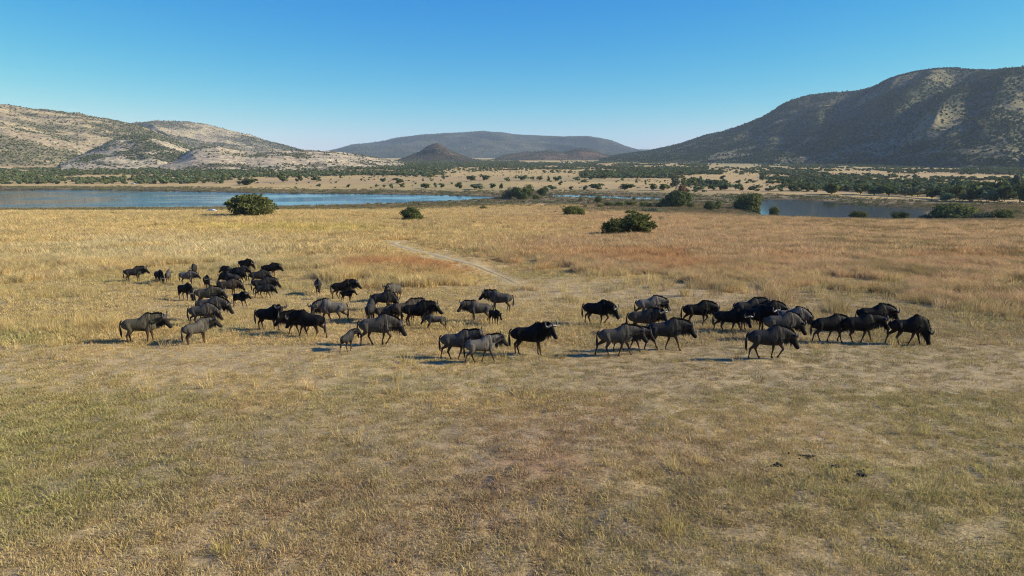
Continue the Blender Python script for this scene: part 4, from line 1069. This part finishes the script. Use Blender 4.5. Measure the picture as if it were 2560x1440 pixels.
# ------------------------------------------------------------------ reeds and swamp growth along the water
M_REED = mat_foliage('reed_blades', (.1, .1, .05), .4, .2, False, True)
RS = [source('reeds', tuft_mesh('reeds', 26, 1.1, .5, 1.5, .16, .3, 60 + i), M_REED) for i in range(3)]
def reeds():
    n = 90000
    Y = np.sqrt(300 ** 2 + (800 ** 2 - 300 ** 2) * rng.random(n)); X = (rng.random(n) * 2 - 1) * Y * .95
    sd = lake_sd(X, Y); nn = fbm(X / 25, Y / 14, 3)
    near = Y < 470
    w = np.where(near, 80, 60) * (.5 + nn) + np.where((X > 20) & near, 25, 0)
    m = (sd > .5) & (sd < w) & (rng.random(n) < np.where(near, .5, .5)) & (rng.random(n) < .55)
    qx, qy = project(X, Y, 0 * X); m |= (blob(qx, qy, 2150, 513, 110, 5) > .5) & (rng.random(n) < .35) & (nn > .42)
    X, Y = X[m], Y[m]; Z = np.maximum(terrain(X, Y), -.6)
    k = len(X); s = .6 + .7 * rng.random(k)
    t = mixc(np.tile(np.array((.17, .15, .065)), (k, 1)), (.115, .12, .05), smooth(.4, .6, fbm(X / 30, Y / 18, 3)))
    t = mixc(t, (.20, .14, .075), smooth(.5, .7, fbm(X / 14 + 5, Y / 18, 3)) * .8)
    scatter('reeds', np.stack([X, Y, Z], 1), np.stack([0 * s, 0 * s, rng.random(k) * 6.28], 1), np.stack([s, s, s * .8], 1), rng.integers(0, 3, k), t, RS)
reeds()

# ------------------------------------------------------------------ grass
M_GRASS = mat_foliage('grass_blades', (.3, .25, .1), .3, .38, False, True)
SRC = [source('grass', tuft_mesh('grass', 50, .16, .01, .058, .009, 1.2, 1, .6), M_GRASS), source('grass', tuft_mesh('grass', 44, .13, .01, .078, .009, 1.0, 2, .5), M_GRASS), source('grass', tuft_mesh('grass', 50, .20, .01, .05, .010, 1.4, 3, .6), M_GRASS),
       source('grass', tuft_mesh('grass', 36, .36, .02, .10, .018, 1.2, 4), M_GRASS), source('grass', tuft_mesh('grass', 36, .42, .02, .125, .019, 1.0, 5), M_GRASS),
       source('grass', tuft_mesh('grass', 46, .26, .25, .62, .014, .55, 6), M_GRASS), source('grass', tuft_mesh('grass', 50, .34, .30, .75, .016, .45, 7), M_GRASS),
       source('grass', tuft_mesh('grass', 44, .62, .35, .80, .034, .4, 8), M_GRASS), source('grass', tuft_mesh('grass', 44, .70, .30, .88, .036, .4, 9), M_GRASS)]
def grass():
    XS, YS = [], []
    for y0, y1, d in ((5, 14, 75), (14, 22, 55), (22, 42, 26), (42, 80, 13), (80, 140, 4.2), (140, 250, 1.25), (250, 430, .6)):
        n = int(d * 1.66 * (y1 * y1 - y0 * y0) / 2 + d * 10 * (y1 - y0))
        Y = np.sqrt(y0 * y0 + (y1 * y1 - y0 * y0) * rng.random(n)); X = (rng.random(n) * 2 - 1) * (Y * .83 + 5)
        XS.append(X); YS.append(Y)
    X = np.concatenate(XS); Y = np.concatenate(YS)
    C, S, tall, cover, px, py, (n1, n2, n3, n4) = zone(X, Y)
    m = rng.random(len(X)) < cover
    # clumping: gaps and thick spots
    cl2 = fbm(X / .55, Y / .55, 2)
    m &= (rng.random(len(X)) < .5 + .7 * smooth(.32, .62, cl2)) | (Y > 60)
    sdm = np.full(len(X), 99.0); q = Y > 180; sdm[q] = lake_sd(X[q], Y[q])
    m &= sdm > 6
    # wheel track and cattle path stay thin
    tp = np.array(TRACK, float); dmin = np.full(len(X), 1e9)
    for a in range(len(TRK) - 1):
        e = TRK[a + 1] - TRK[a]; t = np.clip(((X - TRK[a, 0]) * e[0] + (Y - TRK[a, 1]) * e[1]) / (e @ e), 0, 1)
        dmin = np.minimum(dmin, np.hypot(X - TRK[a, 0] - t * e[0], Y - TRK[a, 1] - t * e[1]))
    m &= dmin > .55 + .9 * rng.random(len(X))
    X, Y, C, tall, n1, n2, n4, px, py = (v[m] for v in (X, Y, C, tall, n1, n2, n4, px, py))
    k = len(X); Z = terrain(X, Y)
    is_t = rng.random(k) < tall
    vi = np.where(is_t, np.where(Y < 85, 5, 7) + rng.integers(0, 2, k), np.where(Y < 30, rng.integers(0, 3, k), 3 + rng.integers(0, 2, k)))
    s = .75 + .55 * rng.random(k)
    s = np.where(is_t, s * (.40 + .95 * fbm(X / 4, Y / 6, 3) + .25 * rng.random(k)), s * (.7 + .7 * n4))
    # taller leftover tufts in the grazed turf, thicker towards the left
    left = smooth(1150, 150, px) * smooth(1010, 860, py) * (py > 640)
    ex = (~is_t) & (rng.random(k) < .012 * smooth(1000, 850, py) + .0012 + .30 * left * smooth(.45, .65, n1))
    vi = np.where(ex, np.where(Y < 85, 5, 7), vi); s = np.where(ex, s * (.3 + .5 * rng.random(k)) * np.where(py > 1000, .7, 1), s)
    C = np.where(ex[:, None], C * .4 + np.array(GOLD) * .6, C)
    # short growth along the cattle path, and a few lone tussocks in the grazed turf
    dm = dmin[m]; s = np.where(is_t & (dm < 6), s * (.25 + .75 * smooth(2, 6, dm)), s)
    lone = (~is_t) & (py > 930) & (rng.random(k) < .0012); vi = np.where(lone, 5 + rng.integers(0, 2, k), vi); s = np.where(lone, .35 + .35 * rng.random(k), s)
    C = np.where(lone[:, None], np.array((.60, .46, .17)), C)
    C = C * np.where(is_t[:, None], .58 + .75 * rng.random((k, 1)), .72 + .5 * rng.random((k, 1))) * np.array([1, 1, 1]) + rng.normal(0, .012, (k, 3))
    # far growth fades into the dark shore plants
    C = shore_mix(np.clip(C, .02, 1), X, Y, .85)
    rot = np.stack([rng.normal(0, .08, k), rng.normal(0, .08, k), rng.random(k) * 6.28], 1)
    scatter('grass', np.stack([X, Y, Z], 1), rot, np.stack([s, s, s], 1), vi, C, SRC)
def track_sheet():
    P = ground_at(*np.array(TRACK[:-2], float).T)[:, :2]
    Q = resample(np.concatenate([P, np.zeros((len(P), 1))], 1), 90)[:, :2]
    return Q
TRK = track_sheet()
def build_track():
    d = np.gradient(TRK, axis=0); d /= np.linalg.norm(d, axis=1)[:, None]; nrm = np.stack([-d[:, 1], d[:, 0]], 1)
    n = len(TRK); f = np.linspace(-1, 1, 9)
    w = .5 * (.8 + .4 * fbm(np.arange(n) / 6., np.zeros(n), 2)) * np.minimum(1, np.minimum(np.arange(n) + 1, (n - np.arange(n)) * .14) / 6.)
    XY = TRK[:, None] + nrm[:, None] * (f[None] * w[:, None])[..., None]
    Z = terrain(XY[..., 0].ravel(), XY[..., 1].ravel()) + .03 + ((.03 - .06 * f[None] ** 2) * np.minimum(1, w[:, None] / .5) ** 2).ravel()
    k = NT('bare_track_soil'); pos = k.n('ShaderNodeNewGeometry').outputs['Position']
    n1 = k.noise(pos, 2.0, 5, .7)
    k.bsdf(k.mix(k.ramp(n1, .3, .7), (.42, .31, .16), (.54, .40, .205)), .95, .1, k.bump(n1, .6, .05))
    me = mesh_np('dirt_track', np.concatenate([XY.reshape(-1, 2), Z[:, None]], 1), grid_faces(n, 9), True)
    tag(link('dirt_track', me, k.m), kind='structure')
build_track()
grass()
# ------------------------------------------------------------------ the herd: one entry per animal
# (x, y) photograph position of the ground under its middle; size; heading (0 = right, 90 = away); head; hide; label; options
HERD = [
 (336, 702, 1.0, 8, 'level', 'dark', 'farthest left wildebeest, dark faced, standing right at the back edge of the herd', dict(gait='s')),
 (400, 707, .92, -62, 'graze', 'black', 'black wildebeest grazing head down toward the camera, second from the far left', dict(gait='s2')),
 (422, 703, .80, 80, 'low', 'grey', 'grey young wildebeest seen from behind, right beside the black grazing one at far left', dict(gait='s')),
 (487, 685, .86, -98, 'low', 'dark', 'wildebeest facing the camera behind the pale grey one at the back left', dict(gait='s')),
 (470, 709, .90, -8, 'mid', 'pale', 'pale grey wildebeest facing right at the back left, a head-on one behind it', dict(gait='s2', hpit=10)),
 (466, 748, .94, -38, 'graze', 'black', 'black wildebeest grazing toward lower right, behind the rump of the big beige brown one', dict(gait='s', ny=-10)),
 (519, 721, .90, -82, 'mid', 'black', 'black wildebeest facing the camera, between the pale grey one and the black calf', dict(gait='s')),
 (547, 722, .64, -95, 'level', 'black', 'small black calf facing the camera in the middle of the back left cluster', dict(calf=True)),
 (580, 716, .93, 172, 'mid', 'dark', 'wildebeest facing left in the back left cluster, above the grey brown one', dict(gait='s')),
 (580, 698, .93, 168, 'level', 'dark', 'rearmost left-facing wildebeest in the back left cluster, mostly hidden', dict(gait='s2')),
 (600, 706, .95, 152, 'low', 'black', 'black wildebeest facing left and away, its tail toward us, in the back left cluster', dict(gait='s')),
 (603, 692, .88, -5, 'low', 'dark', 'wildebeest facing right hidden behind the black one with its tail toward us', dict(gait='s')),
 (614, 676, .98, -18, 'low', 'black', 'farthest back black wildebeest, head lowered to the right, at the top of the herd', dict(gait='s', npit=-6)),
 (676, 690, 1.0, -2, 'mid', 'black', 'dark shaggy wildebeest facing right at the back, rightmost at the top of the left cluster', dict(gait='s')),
 (648, 710, .97, 4, 'low', 'dark', 'black wildebeest facing right, directly behind the big one with a calf before it', dict(gait='s2')),
 (659, 735, 1.02, 2, 'mid', 'dark', 'big dark wildebeest facing right with a young one standing against its flank', dict(gait='w1')),
 (662, 742, .78, -4, 'low', 'dark', 'young wildebeest walking against the flank of a big dark wildebeest', dict(gait='w2', npit=6)),
 (574, 737, .95, 2, 'low', 'brown', 'grey brown wildebeest facing right behind the calf with spread legs', dict(gait='s')),
 (601, 764, .74, -38, 'high', 'black', 'black young wildebeest with spread legs looking right, below the grey brown one', dict(gait='wide', npit=-14, hy=15)),
 (521, 764, 1.02, -3, 'mid', 'olive', 'big brownish wildebeest facing right with a heavy beard, middle of the left cluster', dict(gait='s')),
 (530, 796, 1.05, -4, 'low', 'grey', 'big bearded wildebeest head low, just behind the walking grey one at left', dict(gait='s')),
 (508, 808, .92, 2, 'low', 'grey', 'grey wildebeest striding right with lowered head, in front of the big bearded one', dict(gait='w1', npit=-12)),
 (356, 853, 1.05, 10, 'mid', 'olive', 'large olive grey wildebeest at front left, facing right', dict(gait='s', npit=12)),
 (495, 853, .86, 42, 'level', 'grey', 'grey young wildebeest seen from behind beside a brown grass clump, front left', dict(gait='s', ny=-25)),
 (796, 733, .92, -88, 'low', 'dark', 'lone wildebeest standing head-on in the gap between the two left clusters', dict(gait='s')),
 (858, 744, 1.0, 2, 'level', 'black', 'large black wildebeest facing right with a small black calf in front of it', dict(gait='w1')),
 (868, 752, .66, -18, 'level', 'black', 'small black calf standing against the large black wildebeest, back centre', dict(calf=True, gait='s')),
 (987, 749, .94, -122, 'level', 'grey', 'lone grey wildebeest at the back centre facing the camera and left, horns up', dict(gait='s')),
 (676, 820, .98, -10, 'high', 'black', 'black wildebeest with head turned to the camera and wide horns, left of the bull pair', dict(gait='s', ny=-40, hy=-30, npit=-8)),
 (752, 831, .94, 196, 'mid', 'black', 'dark wildebeest facing left, mostly hidden behind the black tailed one at centre left', dict(gait='w1')),
 (776, 838, 1.0, 172, 'low', 'black', 'shaggy black wildebeest walking left with its long tail to the right, centre left', dict(gait='w2', npit=4, tail=.25)),
 (832, 803, 1.02, 186, 'low', 'pale', 'pale grey wildebeest walking left, head turned to the camera with curled horns', dict(gait='w2', hy=50, ny=10, npit=4)),
 (871, 872, .70, 62, 'level', 'dark', 'dark calf with its head turned right, just behind the rump of the large front bull', dict(calf=True, gait='w1', ny=-50, hy=-20)),
 (945, 857, 1.08, 1, 'low', 'grey', 'large grey wildebeest walking right with one front leg lifted, centre left front', dict(gait='r2')),
 (928, 800, .96, 82, 'graze', 'dark', 'dark wildebeest seen from behind grazing, left end of the centre cluster', dict(gait='s')),
 (958, 775, .96, -4, 'graze', 'dark', 'dark wildebeest grazing to the right at the back of the centre cluster', dict(gait='s', npit=14)),
 (965, 802, .78, 8, 'low', 'brown', 'small brown wildebeest in the centre cluster, hidden below by the large front bull', dict(gait='s')),
 (1016, 802, 1.0, 18, 'level', 'brown', 'brown wildebeest facing right and away in the centre cluster, behind the dark one', dict(gait='s2')),
 (1044, 810, 1.02, -2, 'level', 'black', 'dark wildebeest facing right in the centre cluster, a suckling calf at its chest', dict(gait='s', npit=-6)),
 (1088, 820, .66, 182, 'low', 'grey', 'grey calf with legs braced facing left, nosing under a dark adult', dict(calf=True, gait='wide', tail=.12)),
 (1198, 800, .92, 188, 'level', 'grey', 'grey wildebeest facing left beside a small dark calf, right of the centre cluster', dict(gait='s', hy=20)),
 (1236, 808, .70, -62, 'mid', 'black', 'dark calf facing the camera between the two left-facing wildebeest at centre', dict(calf=True, gait='s')),
 (1250, 776, .98, 174, 'level', 'grey', 'grey wildebeest facing left with a raised mane, farthest back right of centre', dict(gait='s2')),
 (1146, 893, .96, -6, 'level', 'grey', 'left one of the pair at the front centre, black mane, tail swung out', dict(gait='w1', npit=6, tail=.1)),
 (1204, 901, .86, 16, 'level', 'pale', 'right one of the pair at the front centre, paler and younger, facing right', dict(gait='w2', npit=2)),
 (1324, 882, 1.06, -8, 'high', 'black', 'black bull alone at front centre, head raised to the camera with wide horns', dict(gait='s2', ny=-32, hy=-18, npit=-10)),
 (1492, 806, 1.02, -24, 'low', 'black', 'black bull walking right alone, head low and horns up, right of the empty middle', dict(gait='r1', npit=4, hy=-10)),
 (1622, 790, 1.0, 0, 'low', 'pale', 'pale grey wildebeest with lowered head at the back, first of the right-hand group', dict(gait='w1', npit=6)),
 (1608, 830, 1.0, -8, 'level', 'brown', 'brown wildebeest with black neck looking at the camera, behind the front pair at right', dict(gait='s', ny=-25, hy=-30)),
 (1572, 872, .86, -8, 'mid', 'grey', 'young pale legged wildebeest almost hidden behind the grey one, right of centre', dict(gait='w2')),
 (1541, 883, 1.02, 0, 'mid', 'grey', 'grey wildebeest with a striped neck facing right, front left of the right-hand group', dict(gait='w1')),
 (1662, 868, 1.06, -3, 'mid', 'dark', 'black glossy wildebeest facing right with vertical flank stripes and a heavy beard', dict(gait='w2', npit=-4)),
 (1742, 808, 1.02, 0, 'low', 'black', 'black wildebeest walking right with one front leg bent, tail arched', dict(gait='r1', npit=6, tail=.06)),
 (1822, 826, .96, -14, 'low', 'black', 'black wildebeest with a tan forehead and ring of horns, head toward the camera', dict(gait='w1', ny=-25, hy=-35, npit=4)),
 (1868, 800, 1.02, 2, 'level', 'dark', 'grey backed wildebeest with raised mane at the back of the right-hand group', dict(gait='s')),
 (1885, 822, 1.0, -30, 'level', 'black', 'black wildebeest turned toward the camera in the middle of the right-hand group', dict(gait='s', hy=-15)),
 (1915, 806, .98, -2, 'low', 'black', 'black wildebeest with only its head and horns showing, behind the palest grey one', dict(gait='s')),
 (1975, 826, 1.0, -10, 'low', 'pale', 'palest grey wildebeest with lowered head, behind another grey one in the right-hand group', dict(gait='s', npit=-14)),
 (1950, 846, 1.04, -2, 'low', 'grey', 'grey wildebeest nosing down right behind the frontmost walking one at right', dict(gait='s', npit=-16)),
 (1916, 891, 1.04, -2, 'low', 'dark', 'frontmost walking wildebeest of the right-hand group, front leg bent, striped shoulders', dict(gait='r2', npit=2)),
 (2068, 849, .98, 2, 'low', 'black', 'black wildebeest walking right just ahead of the grey ones, its head against the next', dict(gait='w2', npit=2)),
 (2145, 850, 1.02, -4, 'mid', 'black', 'black wildebeest in the middle of the last four at far right, neck stretched forward', dict(gait='w1', npit=4)),
 (2180, 822, 1.05, -2, 'low', 'black', 'black wildebeest at the back of the last four at far right, mane bristling', dict(gait='w2', npit=6)),
 (2266, 857, 1.04, -8, 'graze', 'black', 'rightmost wildebeest, all black, grazing with its muzzle in the grass', dict(gait='w1', tail=-.05)),
]
HP = ground_at([h[0] for h in HERD], [h[1] + (6 if h[1] > 780 else 3) for h in HERD])
for i, (x, y, sc, yaw, pose, tint, label, op) in enumerate(HERD):
    # headings towards or away from the camera are as seen from it: turn them by the direction of that spot
    look = math.degrees(math.atan2(HP[i][0], HP[i][1]))
    yaw = yaw - look * math.sin(R(yaw)) ** 2
    wildebeest(i, x, y, sc, yaw, pose, tint, label, pos=HP[i], **op)

# ------------------------------------------------------------------ two cars
p = np.array([(546 - 1280) / FPX * 268, 262.0, 0]); p[2] = terrain(p[:1], p[1:2])[0] - .05
car('white car half hidden in golden grass, left of the largest dark bush', p, R(-12))
p = ground_at([333], [461])[0]
car('tiny white car on the far shore of the lake, in front of the woodland', p, R(170))

# ------------------------------------------------------------------ dung
M_DUNG = mat_plain('dark_dung', (0.022, 0.017, 0.012), .85, .2, 20, .4)
def dung(label, px, py, r0, n, seed):
    r = np.random.default_rng(seed); p = ground_at([px], [py])[0]; parts = []
    for _ in range(n):
        c = np.array([r.normal(0, r0), r.normal(0, r0 * .5), 0]); s = .02 + .035 * r.random()
        L = np.array([(c[0] - s, c[1], .01), (c[0] - s * .6, c[1], s * .55), (c[0], c[1], s * .7), (c[0] + s * .7, c[1] + s * .2, s * .5), (c[0] + s, c[1], .01)])
        parts.append(tube(L, s * np.array([.4, .9, 1.05, .8, .3]), s * np.array([.3, .55, .65, .5, .25]), (0, 1, 0), 7))
    V, Q, T = merge(parts); V[:, 2] += terrain(V[:, 0] + p[0], V[:, 1] + p[1]) - p[2]
    o = link('dung_pile', mesh_np('dung_pile', V, [Q, T], True), M_DUNG); o.location = p
    return tag(o, label, 'dung', 'dung piles in the grazed turf')
dung('compact black dung pile lying apart, left of the scattered ones', 1950, 1166, .08, 22, 1)
dung('loose dark dung scatter, upper left of the two scattered patches', 2020, 1144, .17, 12, 2)
dung('loose dark dung scatter, lower right of the two scattered patches', 2100, 1168, .20, 14, 3)
dung('single small black dung lump right of and below the scattered patches', 2150, 1190, .04, 6, 4)

# ------------------------------------------------------------------ the air: far hills fade towards blue
def haze():
    import bmesh
    bm = bmesh.new(); bmesh.ops.create_cube(bm, size=1.0)
    me = bpy.data.meshes.new('haze'); bm.to_mesh(me); bm.free()
    zt = max(o.matrix_basis.translation.z + max((v[2] for v in o.bound_box), default=0) for o in COL.objects if o.type == 'MESH')
    zt = max(zt, CAM_Z + 20) + 25; zb = -24.0
    o = link('haze', me); o.scale = (24000, 24000, zt - zb); o.location = (0, 0, (zt + zb) / 2)
    m = bpy.data.materials.new('haze_air'); m.use_nodes = True; t = m.node_tree; t.nodes.clear()
    ou = t.nodes.new('ShaderNodeOutputMaterial'); v = t.nodes.new('ShaderNodeVolumePrincipled')
    v.inputs['Color'].default_value = (.66, .82, 1.0, 1); v.inputs['Density'].default_value = 4.6e-5; v.inputs['Anisotropy'].default_value = 0.0
    t.links.new(v.outputs[0], ou.inputs['Volume']); me.materials.append(m)
    m.cycles.homogeneous_volume = True if hasattr(m.cycles, 'homogeneous_volume') else None
    tag(o, kind='stuff')
haze()
